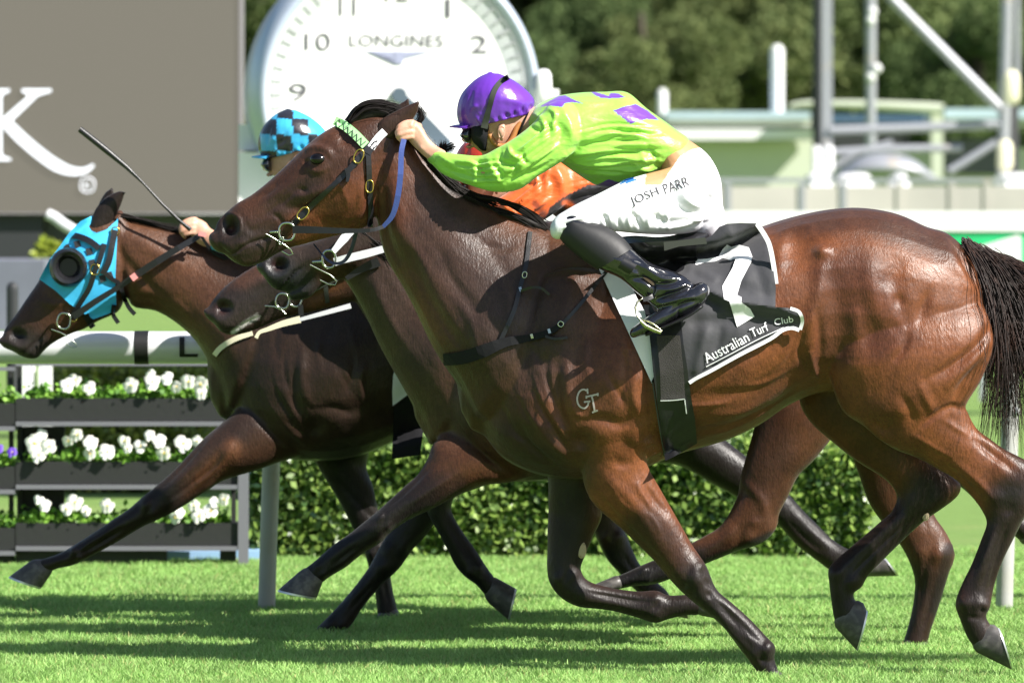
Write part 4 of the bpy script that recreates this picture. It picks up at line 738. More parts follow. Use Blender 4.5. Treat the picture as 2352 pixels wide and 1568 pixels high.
cloth = part('saddlecloth', sheet([(1562,566),(1600,556),(1635,541),(1652,521),(1670,514),(1700,512),(1736,513),(1754,538),(1765,562),(1775,609),(1782,659),(1781,705),(1800,706),(1818,708),(1834,714),(1845,734),(1838,760),(1820,753),(1798,758),(1768,780),(1700,816),(1635,852),(1600,870),(1581,881),(1573,840),(1562,765),(1545,700),(1535,620)], 6, T1, YH-.2, .02, crel), 'charcoal', None)
tag(cloth, 'black number cloth with a white seven and club lettering on the nearest horse', 'saddlecloth')
TC = bvh(cloth)
for q, hw in (([(1739,514),(1757,541),(1768,565),(1777,610),(1783,660),(1782,704)], 5.5), ([(1815,708),(1835,716),(1843,736),(1838,757)], 4), ([(1836,758),(1818,753),(1796,759),(1768,779),(1700,814),(1635,850),(1600,868),(1583,879)], 4.2)):
    part('white_binding', ribbon(q, hw, TC, Y=YH-.26, off=.004, th=.003, flat=True), 'whiteprint', cloth)
D7 = [(1597,596),(1625,594),(1650,589),(1660,572),(1670,562),(1680,567),(1698,562),(1720,568),(1728,589),(1725,602),(1703,644),(1693,677),(1703,682),(1703,694),(1723,709),(1733,727),(1693,751),(1675,692),(1663,687),(1659,657),(1683,614),(1690,594),(1678,598),(1660,592),(1645,600),(1618,603),(1598,611)]
part('number_seven', sheet(D7, 5, TC, YH-.26, .005), 'whiteprint', cloth)
for s_, cx, cy, h_, an, wd in (('Australian', 1668, 798, 24, -28, 112), ('Turf', 1744, 757, 21, -24, 42), ('Club', 1800, 736, 15, -10, 44)):
    part('club_lettering', lay_text(s_, cx, cy, h_, an, TC, YH-.26, .006, width=wd, bold=.006), 'whiteprint', cloth)
part('lettering_underline', ribbon([(1622,842),(1680,812),(1740,780),(1800,752)], 1.0, TC, Y=YH-.26, off=.006, th=.001), 'whiteprint', cloth)
sd = thing('saddle', 1520, 570, YH-.1, 'small black racing saddle with girth and stirrup under the lime-clad jockey', 'saddle')
v, f = loft([(1425,548,1432,600,40,0,0), (1460,545,1465,606,120,0,0), (1520,548,1522,604,150,0,0), (1580,536,1590,592,110,0,0), (1612,528,1622,566,60,0,0)], YH, (0,0,.006)); part('seat', (v, f), 'leather', sd)
part('flap', sheet([(1432,560),(1600,548),(1600,600),(1560,690),(1540,740),(1505,720),(1468,640),(1438,628)], 9, T1, YH-.28, .03), 'leather', sd)
part('cantle_label', sheet([(1524,556),(1620,545),(1624,560),(1560,566),(1526,576)], 8, None, YH-.31, 0), 'elastic', sd)
g_ = part('girth', sheet([(1478,700),(1492,770),(1502,870),(1515,970),(1528,1058),(1545,1050),(1601,1018),(1596,960),(1587,910),(1578,840),(1570,790),(1560,700)], 8, T1, YH-.28, .022), 'leather', sd)
part('elastic_panel', sheet([(1508,770),(1516,850),(1518,918),(1574,914),(1570,850),(1562,770)], 7, T1, YH-.28, .027), 'mesh', g_)
part('white_stitching', join([ribbon([(1517,920),(1545,919),(1573,916)], 1.1, T1, off=.03, th=.002), ribbon([(1573,918),(1575,935),(1577,950)], 1.1, T1, off=.03, th=.002)]), 'whiteprint', g_)
part('edging', ribbon([(1499,878),(1512,965),(1526,1048)], 1.5, T1, off=.026, th=.003), 'elastic', g_)
Ys = YH-292*S1
part('stirrup_iron', join([tube([P(x, y, Ys+d*S1) for x, y, d in [(1473,738,0),(1462,722,4),(1459,706,10),(1464,693,16),(1477,685,24),(1495,690,40),(1510,712,60),(1520,750,76)]], .0032), tube([P(1472,738,Ys), P(1482,748,Ys), P(1500,757,Ys), P(1518,764,Ys)], [.006,.008,.008,.006]), tube([P(1474,734,Ys), P(1490,738,Ys), P(1506,748,Ys), P(1520,760,Ys)], .003)]), 'olive', sd)
strap(sd, [(1540,640),(1500,680),(1477,688)], 5, None, Y=YH, dys=[-232,-262,-278], name='stirrup_leather')
strap(sd, [(1530,590),(1560,597),(1592,596),(1600,593)], 5, T1, off=.045, name='strap')
for q in ([(1325,906),(1329,898),(1338,893),(1348,896)], [(1350,894),(1348,904)], [(1329,898),(1326,912),(1326,924),(1332,934),(1343,937),(1351,928),(1352,921)], [(1342,922),(1355,921)], [(1347,911),(1360,908),(1373,905)], [(1359,908),(1363,926),(1366,944)], [(1360,947),(1373,942)]):
    pass
v, f = join([ribbon(q, 2.0, T1, off=.0012, th=.0012) for q in ([(1348,897),(1340,894),(1331,899),(1326,912),(1327,925),(1333,934),(1343,937),(1350,930),(1352,922)], [(1349,892),(1350,904)], [(1341,923),(1356,921)], [(1346,911),(1360,908),(1373,905)], [(1359,908),(1363,926),(1366,944)], [(1360,947),(1373,942)], [(1347,908),(1347,915)], [(1373,902),(1373,909)])])
obj('brand_mark', mesh('brand_mark', v, f), MAT['brand'], h1)
# ---- leftmost horse
hd = thing('racing_hood', 180, 610, 22.7, 'light blue hood with charcoal checks and round blinker cups on the leftmost horse', 'hood')
Y4 = 22.8
part('hood_cloth', sheet([(90,641),(113,597),(140,562),(160,533),(185,508),(230,487),(212,506),(204,520),(210,530),(222,535),(245,527),(268,506),(271,498),(268,570),(265,640),(267,700),(264,714),(240,724),(214,733),(188,717),(160,698),(128,668)], 6, TR4, Y4-.08, .006), 'hood', hd)
for cx, cy in ((178,561),(205,578),(154,569),(212,604),(236,640),(252,632)): part('check', sheet([(cx-9,cy-6),(cx+4,cy-9),(cx+9,cy+5),(cx-5,cy+9)], 6, TR4, Y4-.08, .009), 'check', hd)
yc = hit(TR4, 158, 640, Y4)[0].y; s4 = Y4/FPX; V = []; F = []; n = 32
prof = [(44,10),(44,0),(41,-14),(36,-22),(29,-20),(24,-8),(20,2),(0,2)]
for r_, d_ in prof:
    for j in range(n):
        t = 2*math.pi*j/n; V.append(P(157+r_*math.cos(t), 614+r_*1.03*math.sin(t), yc+(d_-14)*s4))
for i in range(len(prof)-1):
    for j in range(n): k = (j+1) % n; F.append((i*n+j, i*n+k, (i+1)*n+k, (i+1)*n+j))
cup = part('blinker_cup', (V, F), 'leather', hd)
MAT['matt'] = M('matt_black', (.004,.004,.004), .95, spec=.05); v, f = ell(157, 614, 25, 26, 3, yc-9*s4); part('cup_opening', (v, f), 'matt', cup)
b4_ = thing('bridle', 190, 650, 22.65, 'black bridle with brass buckles over the light blue hood', 'bridle')
strap(b4_, [(161,540),(180,543),(205,553),(228,570)], 7, TR4, name='browband', off=.014); strap(b4_, [(264,528),(258,560),(250,600),(236,630)], 7, TR4, name='headpiece', off=.014); strap(b4_, [(240,560),(228,600),(218,622),(206,660),(188,690),(172,716),(162,732)], 6, TR4, name='cheekpiece', off=.014)
strap(b4_, [(235,622),(256,640),(274,652),(284,680),(296,706),(310,722)], 5, TR4, name='throatlatch', off=.014); strap(b4_, [(262,700),(260,722),(272,742)], 5, TR4, off=.014); strap(b4_, [(196,722),(206,740),(214,752)], 7, TR4, off=.012)
buckle(b4_, 218, 619, 10, 12, 10, TR4, Y4); buckle(b4_, 265, 531, 9, 9, 0, TR4, Y4); buckle(b4_, 170, 728, 8, 10, 30, TR4, Y4)
yb = hit(TR4, 160, 720, Y4)[0].y-.02
part('bit_ring', ring(147, 737, 15, 18, 10, .004, yb), 'steel', b4_); part('bit_hoop', tube([P(x, y, yb) for x, y in [(118,756),(140,764),(160,776),(174,788),(176,796),(166,798),(152,790)]], .0024), 'steel', b4_)
strap(b4_, [(168,728),(215,695),(268,662),(306,636)], [8,7,6,7], None, name='rein', Y=Y4, dys=[-55,-62,-66,-70], th=.004); strap(b4_, [(306,636),(360,601),(410,570),(462,539)], [8,8,7,6], None, name='rein', Y=Y4, dys=[-70,-76,-76,-66], th=.004)
strap(b4_, [(303,630),(312,642)], 7, None, 'pink', 'rein_marker', Y=Y4-.015, dys=[-72,-72]); strap(b4_, [(456,536),(474,540)], 5, None, 'pink', 'rein_marker', Y=Y4-.015, dys=[-70,-70]); strap(b4_, [(462,541),(478,566),(496,584),(530,600)], 3.5, None, name='rein', Y=Y4, dys=[-60,-50,-40,-30])
wq = [(183,297),(240,342),(292,385),(330,422),(372,468),(410,505),(438,528)]
wh = part('whip', tube([P(x, y, Y4-.12) for x, y in wq], [.012,.0125,.009,.0045,.0055,.006,.009], 10), 'leather', None); tag(wh, 'black riding whip raised forward in the leftmost jockey\'s hand', 'whip')
cl = part('breast_collar', ribbon([(492,816),(503,802),(520,789),(545,776),(580,764)], 6, TR4, Y=Y4, off=.006, th=.004), 'cream', None); tag(cl, 'cream breast collar round the base of the leftmost horse\'s neck', 'breast collar')
s4c = part('saddlecloth', sheet([(892,787),(920,810),(950,847),(955,862),(938,905),(902,932),(901,900),(903,862),(909,842)], 6, TR4, Y4-.28, .02), 'white', None); tag(s4c, 'white saddlecloth corner on the dark leftmost horse', 'saddlecloth')
sad4 = part('girth', sheet([(905,936),(900,1054),(965,1044),(976,960),(960,880),(952,868),(936,910)], 8, TR4, Y4-.28, .015), 'blackcloth', None); tag(sad4, 'black girth round the leftmost horse behind its foreleg', 'girth')
# ---- white-bridled horse and the one beyond
Y2 = 21.3; b2_ = thing('bridle', 770, 590, 21.2, 'white bridle with steel bit ring under the nearest horse\'s jaw', 'bridle')
yb = hit(TR2, 765, 600, Y2)[0].y-.03
strap(b2_, [(808,528),(790,548),(764,580)], [9,10,6], None, 'white', 'cheekpiece', Y=yb, dys=[0,0,0], th=.006); strap(b2_, [(768,602),(795,594),(840,583),(884,571)], [9,9,9,8], None, 'white', 'rein', Y=yb, dys=[0,-4,-8,-12], th=.006)
r2 = part('bit_ring', ring(756, 595, 15, 20, 0, .0046, yb-.01), 'steel', b2_); part('bit_mouthpiece', tube([P(718,602,yb+.01), P(742,600,yb)], .005), 'steel', r2); part('bit_hoop', tube([P(x, y, yb-.012) for x, y in [(712,608),(735,620),(760,632),(774,646),(770,654),(755,653),(735,643)]], .0026), 'steel', r2)
strap(b2_, [(795,640),(830,618),(870,600)], [5,8,12], None, 'leather', 'strap', Y=yb+.02, dys=[0,0,0])
Y3 = 22.05; b3_ = thing('bridle', 680, 690, 21.9, 'dark bridle with steel rings and white reins on the horse behind the white-bridled one', 'bridle')
yb = hit(TR3, 690, 690, Y3)[0].y-.02
strap(b3_, [(704,672),(740,652),(775,636),(812,618)], 8, TR3, 'elastic', 'noseband', off=.008); strap(b3_, [(748,655),(750,676),(752,696)], 5, TR3, 'elastic'); 
part('bit_ring', ring(649, 691, 15, 17, 10, .0042, yb), 'steel', b3_); part('bit_ring', ring(680, 688, 13, 16, 20, .0042, yb+.01), 'steel', b3_); part('bit_hoop', tube([P(x, y, yb) for x, y in [(608,702),(630,704),(648,712),(656,722)]], .0026), 'steel', b3_)
strap(b3_, [(588,776),(596,763),(615,756),(650,743),(690,733)], [4,4,5,7,8], None, 'cream', 'rein', Y=yb, dys=[0,0,0,0,0]); strap(b3_, [(688,734),(740,720),(806,702)], [4,5,6], None, 'white', 'rein', Y=yb, dys=[0,-6,-12])
strap(b3_, [(690,700),(692,725)], 6, None, 'leather', 'strap', Y=yb, dys=[0,0])
for T_, Yx, lab in ((T2, 21.3, 'black saddle beneath the orange-silked jockey'), (T4, 22.8, 'black saddle beneath the jockey in the checked cap')):
    v, f = loft([(1425,552,1432,600,40,0,0), (1460,549,1465,606,120,0,0), (1520,550,1522,604,150,0,0), (1580,546,1590,592,110,0,0), (1612,548,1622,576,60,0,0)], YH, (T_[0], T_[1], T_[2]-.02)); o = part('saddle', (v, f), 'leather', None); tag(o, lab, 'saddle')

TJ = bvh([o for o in p1.children if o.name.startswith('breeches')][0]); brj = [o for o in p1.children if o.name.startswith('breeches')][0]
for s_, cx, cy, an, wd, h_ in (('JOSH', 1481, 453, -22, 68, 25), ('PARR', 1553, 425, -19, 60, 23)):
    part('leg_lettering', lay_text(s_, cx, cy, h_, an, TJ, YH-.3, .003, width=wd), 'check', brj)
part('blue_motif', join([ribbon([(1424,421),(1440,414),(1456,410)], 3, TJ, off=.002, th=.001), ribbon([(1438,420),(1462,412)], 1.5, TJ, off=.002, th=.001)]), 'blueprint', brj)
# ================================================================ ground and turf
MAT['turf'] = M('turf', (.15,.25,.05), .9, var=[(1.2, (.24,.30,.09), .5, .75), (6, (.18,.30,.065), .4, .7), (45, (.09,.16,.03), .5, .75)], bump=(120, .6, .02))
g = obj('ground', mesh('ground', [(-160,8,0),(160,8,0),(160,420,0),(-160,420,0)], [(0,1,2,3)]), MAT['turf']); tag(g, kind='structure')
def grass(n, y0, y1, hgt, wid, seed):
    r = np.random.default_rng(seed); Y = y0+(y1-y0)*r.random(n)**1.15; X = (r.random(n)*2-1)*(Y*.088+.9)
    clump = np.sin(X*9+3*np.sin(Y*5))*np.sin(Y*11+2*np.sin(X*7)); h = hgt*(.6+.55*r.random(n)+.35*clump*r.random(n)); a = r.random(n)*math.pi
    lean = r.normal(size=(n, 2))*.45*h[:, None]; dx = np.cos(a)*wid*(.6+.8*r.random(n)); dy = np.sin(a)*wid*.6
    b = np.stack([X, Y, np.zeros(n)], 1); d = np.stack([dx, dy, np.zeros(n)], 1)*.5
    m = b+np.stack([lean[:, 0]*.35, lean[:, 1]*.35, h*.6], 1); t = b+np.stack([lean[:, 0], lean[:, 1], h], 1)
    V = np.stack([b-d, b+d, m+d*.8, m-d*.8, t+d*.15, t-d*.15], 1).reshape(-1, 3); i = np.arange(n)[:, None]*6
    F = np.concatenate([i+np.array([[0, 1, 2, 3]]), i+np.array([[3, 2, 4, 5]])]); me = fastmesh('grass', V, F)
    k = r.random(n)[:, None]; c = np.array((.20,.39,.08))*(1-k)+np.array((.38,.56,.19))*k; dry = (r.random(n) < .05)[:, None]; c = np.where(dry, np.array((.42,.40,.16)), c)
    patch = (.5+.5*np.sin(X*3.1+2*np.sin(Y*2.3)+1.7*np.sin(X*7.7))*np.sin(Y*4.3+1.5*np.sin(X*2.9)))[:, None]; c = c*(.72+.4*r.random(n)[:, None]+.28*patch); at = me.color_attributes.new('coat', 'FLOAT_COLOR', 'POINT'); at.data.foreach_set('color', np.repeat(np.hstack([c, np.ones((n, 1))]), 6, 0).astype(np.float32).ravel()); return me
MAT['blade'] = M('grass_blades', (.2,.4,.05), .55, spec=.3, attr='coat')
_t = MAT['blade'].node_tree; _b = _t.nodes['Principled BSDF']; _tr = _t.nodes.new('ShaderNodeBsdfTranslucent'); _mx = _t.nodes.new('ShaderNodeMixShader'); _mx.inputs[0].default_value = .3
_t.links.new(_b.inputs['Base Color'].links[0].from_socket, _tr.inputs[0]); _t.links.new(_b.outputs[0], _mx.inputs[1]); _t.links.new(_tr.outputs[0], _mx.inputs[2]); _t.links.new(_mx.outputs[0], _t.nodes['Material Output'].inputs[0])
gr = obj('grass', grass(620000, 19.0, 27.5, .033, .0045, 3), MAT['blade'], smooth=False); tag(gr, 'short sunlit racecourse grass', 'grass', kind='stuff')
# ================================================================ running rail
MAT['rail'] = M('white_rail_plastic', (.72,.73,.75), .28, spec=.5, coat=.3); MAT['post'] = M('rail_post', (.40,.40,.385), .45, var=(6, (.38,.37,.32), .45, .7), bump=(40, .2, .003)); MAT['ink'] = M('black_print', (.012,.012,.012), .5)
YR = 23.4; rr = thing('running_rail', 1176, 798, YR, 'white running rail with black lettering behind the horses', 'rail')
v, f = tube([(x, YR, P(0, 798, YR)[2]) for x in np.linspace(-7, 7, 15)], .064, 28); part('rail_bar', (v, f), 'rail', rr)
def rail_text(s_, x0, w_, h_, cy):
    v, f = text_mesh(s_, bold=.012); v = v-v.min(0); v = v/v.max(0); out = []
    bm = bmesh.new(); vs = [bm.verts.new((a, b, 0)) for a, b in v]
    for q in f:
        try: bm.faces.new([vs[i] for i in q])
        except ValueError: pass
    for lv in np.linspace(.04, .96, 16): bmesh.ops.bisect_plane(bm, geom=bm.verts[:]+bm.edges[:]+bm.faces[:], plane_co=(0, lv, 0), plane_no=(0, 1, 0))
    bm.verts.index_update(); v = [(q.co.x, q.co.y) for q in bm.verts]; f = [tuple(q.index for q in p_.verts) for p_ in bm.faces]
    for a, b in v:
        px = x0+a*w_; z = (.5-b)*h_; X, _, Z = P(px, cy+z, YR); dz = Z-P(0, 798, YR)[2]; out.append((X, YR-math.sqrt(max(1e-6, .067**2-dz*dz)), Z))
    return out, f
for k, (ch, x0, w_) in enumerate((('L', 414, 42), ('O', 470, 48), ('N', 532, 46), ('G', 594, 48), ('I', 656, 16), ('N', 686, 46), ('E', 748, 38), ('S', 800, 34))): part('rail_letter', rail_text(ch, x0, w_, 46, 796), 'ink', rr)
for x0, x1 in ((310, 342), (1502, 1534), (-882, -850)):
    v, f = tube([(P(x0, 0, YR)[0], YR, P(0, 798, YR)[2]), (P(x1, 0, YR)[0], YR, P(0, 798, YR)[2])], .0665, 28); part('black_band', (v, f), 'ink', rr)
for cx in (-1085, 612, 2306):
    st = [(cx-20,1412,cx+20,1412,20), (cx-15,1240,cx+25,1240,20), (cx-9,1050,cx+32,1050,20), (cx-4,900,cx+34,900,19), (cx+2,830,cx+36,826,17)]
    v, f = loft(st, YR, n=20); part('rail_post', (v, f), 'post', rr)
    v, f = ell(cx+30, 945, 7, 10, 7, YR-.03); part('bolt', (v, f), 'rail', rr)
# ================================================================ leaves helper
def leaves(cent, size, rgen, cols, name, flat=0.0):
    n = len(cent); a = rgen.normal(size=(n, 3)); a /= np.linalg.norm(a, axis=1)[:, None]; b = rgen.normal(size=(n, 3)); b -= (b*a).sum(1)[:, None]*a; b /= np.linalg.norm(b, axis=1)[:, None]
    s = size*(.6+.8*rgen.random(n))[:, None]; V = np.stack([cent-a*s, cent+b*s*.6, cent+a*s, cent-b*s*.6], 1).reshape(-1, 3); F = np.arange(n*4).reshape(-1, 4); me = fastmesh(name, V, F)
    k = rgen.random(n)[:, None]**1.3; c = np.array(cols[0])*(1-k)+np.array(cols[1])*k; at = me.color_attributes.new('coat', 'FLOAT_COLOR', 'POINT'); at.data.foreach_set('color', np.repeat(np.hstack([c, np.ones((n, 1))]), 4, 0).astype(np.float32).ravel()); return me
MAT['leaf'] = M('hedge_leaf', (.1,.2,.03), .38, spec=.5, attr='coat'); MAT['crown'] = M('tree_leaf', (.06,.09,.03), .95, spec=.05, attr='coat'); MAT['bark'] = M('bark', (.09,.07,.055), .9, bump=(20, .6, .03)); MAT['hedgecore'] = M('hedge_dark_core', (.02,.022,.01), 1)
def hedge(name, x0, x1, Y, d, h, n, label, cols, seed):
    r = np.random.default_rng(seed); X0 = P(x0, 0, Y)[0]; X1 = P(x1, 0, Y)[0]; root = empty(name, ((X0+X1)/2, Y, 0), label, 'hedge')
    u = r.random(n); fr = r.random(n); p = np.zeros((n, 3)); dep = np.abs(r.normal(size=n))*.05
    top = fr < .35; side = (fr > .9); p[:, 0] = X0+(X1-X0)*u; p[:, 1] = Y+dep; p[:, 2] = h*r.random(n)**.9
    p[top, 1] = Y+d*r.random(top.sum()); p[top, 2] = h-dep[top]; p[side, 0] = np.where(r.random(side.sum()) < .5, X0+dep[side], X1-dep[side]); p[side, 1] = Y+d*r.random(side.sum())
    lump = .04*np.sin(p[:, 0]*7)*np.sin(p[:, 2]*9+p[:, 0]*3); p[:, 1] += lump; p[:, 2] += lump*(p[:, 2] > h*.7)*.8; p += r.normal(size=p.shape)*.018; p[:, 2] = np.maximum(p[:, 2], .02)
    obj('foliage', leaves(p, .019, r, cols, 'foliage'), MAT['leaf'], root, smooth=False)
    part('dark_core', box(X0+.08, X1-.08, Y+.1, Y+d-.1, 0, h-.1), 'hedgecore', root); return root  # solid dark box, its colour standing for shade among the inner leaves
hedge('hedge', 572, 1996, 26.75, .9, .50, 52000, 'clipped dark green hedge seen between the horses\' legs', ((.04,.09,.02), (.26,.38,.075)), 5)
hedge('hedge', 100, 500, 33, 1.0, .72, 8000, 'yellowish hedge behind the flower stand', ((.08,.12,.02), (.26,.28,.06)), 6)
# ================================================================ flower stand
MAT['planter'] = M('black_planter_timber', (.020,.021,.020), .6, bump=(30, .3, .003)); MAT['lip'] = M('grey_shelf_edge', (.17,.17,.19), .5); MAT['petal'] = M('white_petal', (.86,.86,.80), .6, sub=.1); MAT['yolk'] = M('yellow_centre', (.75,.55,.05), .6); MAT['violet'] = M('violet_petal', (.08,.02,.35), .6); MAT['plantleaf'] = M('pansy_leaf', (.13,.3,.03), .5, attr='coat')
YF = 26.2
def stand(x0, x1, oy, label):
    t = thing('flower_stand', (x0+x1)/2, 1300, YF, label, 'flower stand')
    for y in (915, 1060, 1201):
        part('planter_trough', pbox(x0, y+oy, x1, y+51+oy, YF, .16), 'planter', t); part('shelf_edge', pbox(x0, y+53+oy, x1, y+63+oy, YF-.02, .2), 'lip', t)
    part('top_rail', pbox(x0, 832+oy, x1, 840+oy, YF+.1, .03), 'lip', t)
    for x in (x0+3, x1-14):
        part('upright', pbox(x, 841+oy, x+10, 1300, YF+.17, .05), 'planter', t)
    if x0 > 0: part('dark_backing', pbox(x0+12, 979, 148, 1300, YF+.23, .02), 'planter', t)  # dark sheet put in behind the lower tiers, where the gaps read dark
    part('plinth', pbox(x0, 1265+oy, x0+(x1-x0)*.68, 1302, YF+.05, .1), 'planter', t); part('leg', pbox(x1-40, 1265+oy, x1-4, 1302, YF+.06, .08), 'planter', t)
    return t
stand(36, 545, 0, 'black three-tier flower stand of white pansies, right-hand one'); stand(-480, 34, 11, 'black three-tier flower stand cut off by the left picture edge')
gp = part('grey_post', pbox(547, 1072, 570, 1300, YF-.02, .05), 'lip', None); tag(gp, 'grey metal post standing at the right end of the flower stand', 'post')
def flower(px, py, r_, Y, mat, tilt):
    V = []; F = []; c = np.array(P(px, py, Y)); rg = np.random.default_rng(int(px*7+py)); R = r_*Y/FPX
    for k in range(5):
        a = 2*math.pi*k/5+rg.random(); m = c+np.array((math.cos(a)*R*.5, -.01*rg.random()-.012*k*.3, math.sin(a)*R*.5)); n = 9; o = len(V)
        V.append(m+np.array((0, -.006, 0)))
        for j in range(n): t = 2*math.pi*j/n; q = R*(.56+.06*math.sin(3*t)); V.append(m+np.array((math.cos(t)*q, .006*math.cos(2*t)+tilt*math.sin(t)*q*.4, math.sin(t)*q)))
        F += [(o, o+1+j, o+1+(j+1) % n) for j in range(n)]
    return V, F
rgp = np.random.default_rng(12)
def pansy(cx, base, blooms, lab, grp, col='petal', Yp=YF+.06):
    t = empty('pansy_plant', P(cx, base, Yp), lab, 'flower', grp); sc_ = Yp/FPX
    n = 190; q = rgp.normal(size=(n, 3))*np.array((16, 9, 10))*sc_; q[:, 2] = np.abs(q[:, 2])*1.3; cent = np.array(P(cx, base-2, Yp))+q
    obj('foliage', leaves(cent, .016, rgp, ((.07,.19,.015), (.24,.45,.06)), 'foliage'), MAT['plantleaf'], t, smooth=False)
    for bx, by, br_ in blooms:
        fl = obj('flower', mesh('flower', *flower(bx, by, br_, Yp-.05-.03*rgp.random(), col, rgp.normal()*.6)), MAT[col], t)
        v, f = ell(bx, by, br_*.16, br_*.16, br_*.1, Yp-.11, n=8); obj('flower_centre', mesh('flower_centre', v, f), MAT['yolk'], fl)
rows = {0: (917, 'top', [(155,884,17),(172,872,15),(205,890,16),(300,884,18),(350,876,19),(346,858,11),(384,868,15),(405,888,14),(432,876,17),(460,882,19),(462,902,15),(492,888,16)], [95,165,205,258,330,380,430,470,510]),
 1: (1062, 'middle', [(80,1018,22),(95,998,14),(112,1025,18),(88,1044,18),(156,1012,13),(176,998,15),(208,1016,17),(206,1042,14),(246,1036,19),(285,1012,14),(292,1028,12),(322,1024,15),(344,1000,13),(366,1012,16),(376,1040,17),(420,1018,20),(452,1012,13)], [90,165,210,250,290,340,380,430,480]),
 2: (1203, 'bottom', [(90,1146,12),(104,1160,14),(152,1168,15),(172,1152,19),(196,1172,13),(246,1160,17),(402,1188,14),(412,1176,13),(445,1160,14),(456,1184,17),(484,1172,17),(492,1152,12),(514,1146,14)], [75,120,175,245,300,350,405,455,500])}
for k, (base, nm, bl, cxs) in rows.items():
    used = set()
    for i, cx in enumerate(cxs):
        mine = [b_ for b_ in bl if min(cxs, key=lambda c: abs(c-b_[0])) == cx]
        nb = ('leafy pansy plant without blooms', 'pansy plant with one white bloom', 'pansy plant with two white blooms', 'pansy plant with three white blooms', 'pansy plant with several white blooms')[min(4, len(mine))]
        pansy(cx, base, mine, f"{nb}, {('first','second','third','fourth','fifth','sixth','seventh','eighth','ninth')[i]} from the left in the {nm} trough", f'pansies in the {nm} trough')
pansy(8, 926, [], 'leafy pansy plant without blooms, top trough at the left picture edge', None); pansy(6, 1072, [(28,1038,12),(-6,1030,14)], 'violet pansy plant at the left picture edge', None, 'violet'); pansy(8, 1212, [], 'leafy pansy plant without blooms, bottom trough at the left picture edge', None)
MAT['bluepl'] = M('pale_blue_sheet', (.30,.48,.72), .4)
bl = part('tarpaulin', (np.array([P(378,1297,26.5),P(602,1297,26.5),P(602,1280,27.0),P(392,1280,27.0)])*1.0, [(0,1,2,3)]), 'bluepl', None)
v = [(P(378,0,26.5)[0],26.55,.006),(P(606,0,26.5)[0],26.55,.006),(P(606,0,27.2)[0],27.25,.006),(P(390,0,27.2)[0],27.25,.006)]; v += [(a,b,c+.05) for a,b,c in v]
bpy.data.objects.remove(bl); bl = part('tarpaulin', (v, [(0,3,2,1),(4,5,6,7),(0,1,5,4),(1,2,6,5),(2,3,7,6),(3,0,4,7)]), 'bluepl', None); tag(bl, 'pale blue plastic sheet on the grass behind the flower stand', 'tarpaulin')
# ================================================================ winning-post clock
MAT['clockwhite'] = M('clock_white', (.84,.84,.84), .4); MAT['silver'] = M('brushed_silver', (.50,.56,.66), .35, metal=.35); MAT['dial_grey'] = M('dial_ring_grey', (.55,.58,.58), .5); MAT['clockink'] = M('clock_ink', (.09,.09,.10), .5); MAT['hand'] = M('clock_hand', (.07,.10,.13), .4); MAT['logo'] = M('wing_grey', (.28,.30,.42), .5)
MAT['tick'] = M('minute_mark_grey', (.36,.38,.38), .5); YC = 32.0; SC = YC/FPX; TH = math.radians(15)
ck = thing('winning_post_clock', 918, 480, YC, 'giant white watch-shaped winning post clock behind the horses', 'clock')
cc = np.array(P(920, 218, YC)); eu = np.array((math.cos(TH), math.sin(TH), 0)); en = np.array((math.sin(TH), -math.cos(TH), 0)); ez = np.array((0, 0, 1.0))
def cpt(u, w_, d_=0): return cc+eu*(u*SC)+ez*(w_*SC)+en*(d_*SC)          # u right, w up, d towards viewer in sheet px
def lathe_c(prof, n=96, mat='silver', name='case', parent=None):
    V = []; F = []
    for r_, d_ in prof:
        for j in range(n): t = 2*math.pi*j/n; V.append(cpt(r_*math.cos(t), r_*math.sin(t), d_))
    for i in range(len(prof)-1):
        for j in range(n): k = (j+1) % n; F.append((i*n+j, i*n+k, (i+1)*n+k, (i+1)*n+j))
    return part(name, (np.array(V), F), mat, parent)
lathe_c([(0,-150),(318,-150),(340,-130),(343,-70),(340,-25),(330,-5),(322,0),(315,-2),(310,-14)], mat='silver', name='case', parent=ck)
dial = lathe_c([(311,-13),(262,-24),(0,-24)], mat='clockwhite', name='dial', parent=ck)
rg = lathe_c([(311,-11.5),(268,-21.5),(264,-23)], mat='dial_grey', name='minute_ring', parent=ck)
V = []; F = []
for k in range(60):
    a = 2*math.pi*k/60; w_ = 2.4 if k % 5 else 4.5; o = len(V); ca, sa = math.cos(a), math.sin(a)
    for r_, s_ in ((276,-1),(276,1),(302,1),(302,-1)): V.append(cpt(r_*ca-s_*w_*sa, r_*sa+s_*w_*ca, -10.5-(302-r_)*.22))
    F.append((o, o+1, o+2, o+3))
o = len(V)
for j in range(120):
    t = 2*math.pi*j/120
    for r_ in (300.5, 302.5): V.append(cpt(r_*math.cos(t), r_*math.sin(t), -10.4))
F += [(o+2*j, o+2*j+1, o+(2*j+3) % 240, o+(2*j+2) % 240) for j in range(120)]
part('minute_marks', (np.array(V), F), 'tick', rg)
def ctext(s_, u, w_, h_, wd=None, mat='clockink', nm='numeral', bold=0.0, parent=None):
    v, f = text_mesh(s_, bold=bold); ys = v[:, 1]; sy = h_/(ys.max()-ys.min()); sx = wd/(v[:, 0].max()-v[:, 0].min()) if wd else sy; mx = (v[:, 0].max()+v[:, 0].min())/2; my = (ys.max()+ys.min())/2
    return part(nm, (np.array([cpt(u+(x-mx)*sx, w_+(y-my)*sy, -21) for x, y in v]), f), mat, parent or dial)
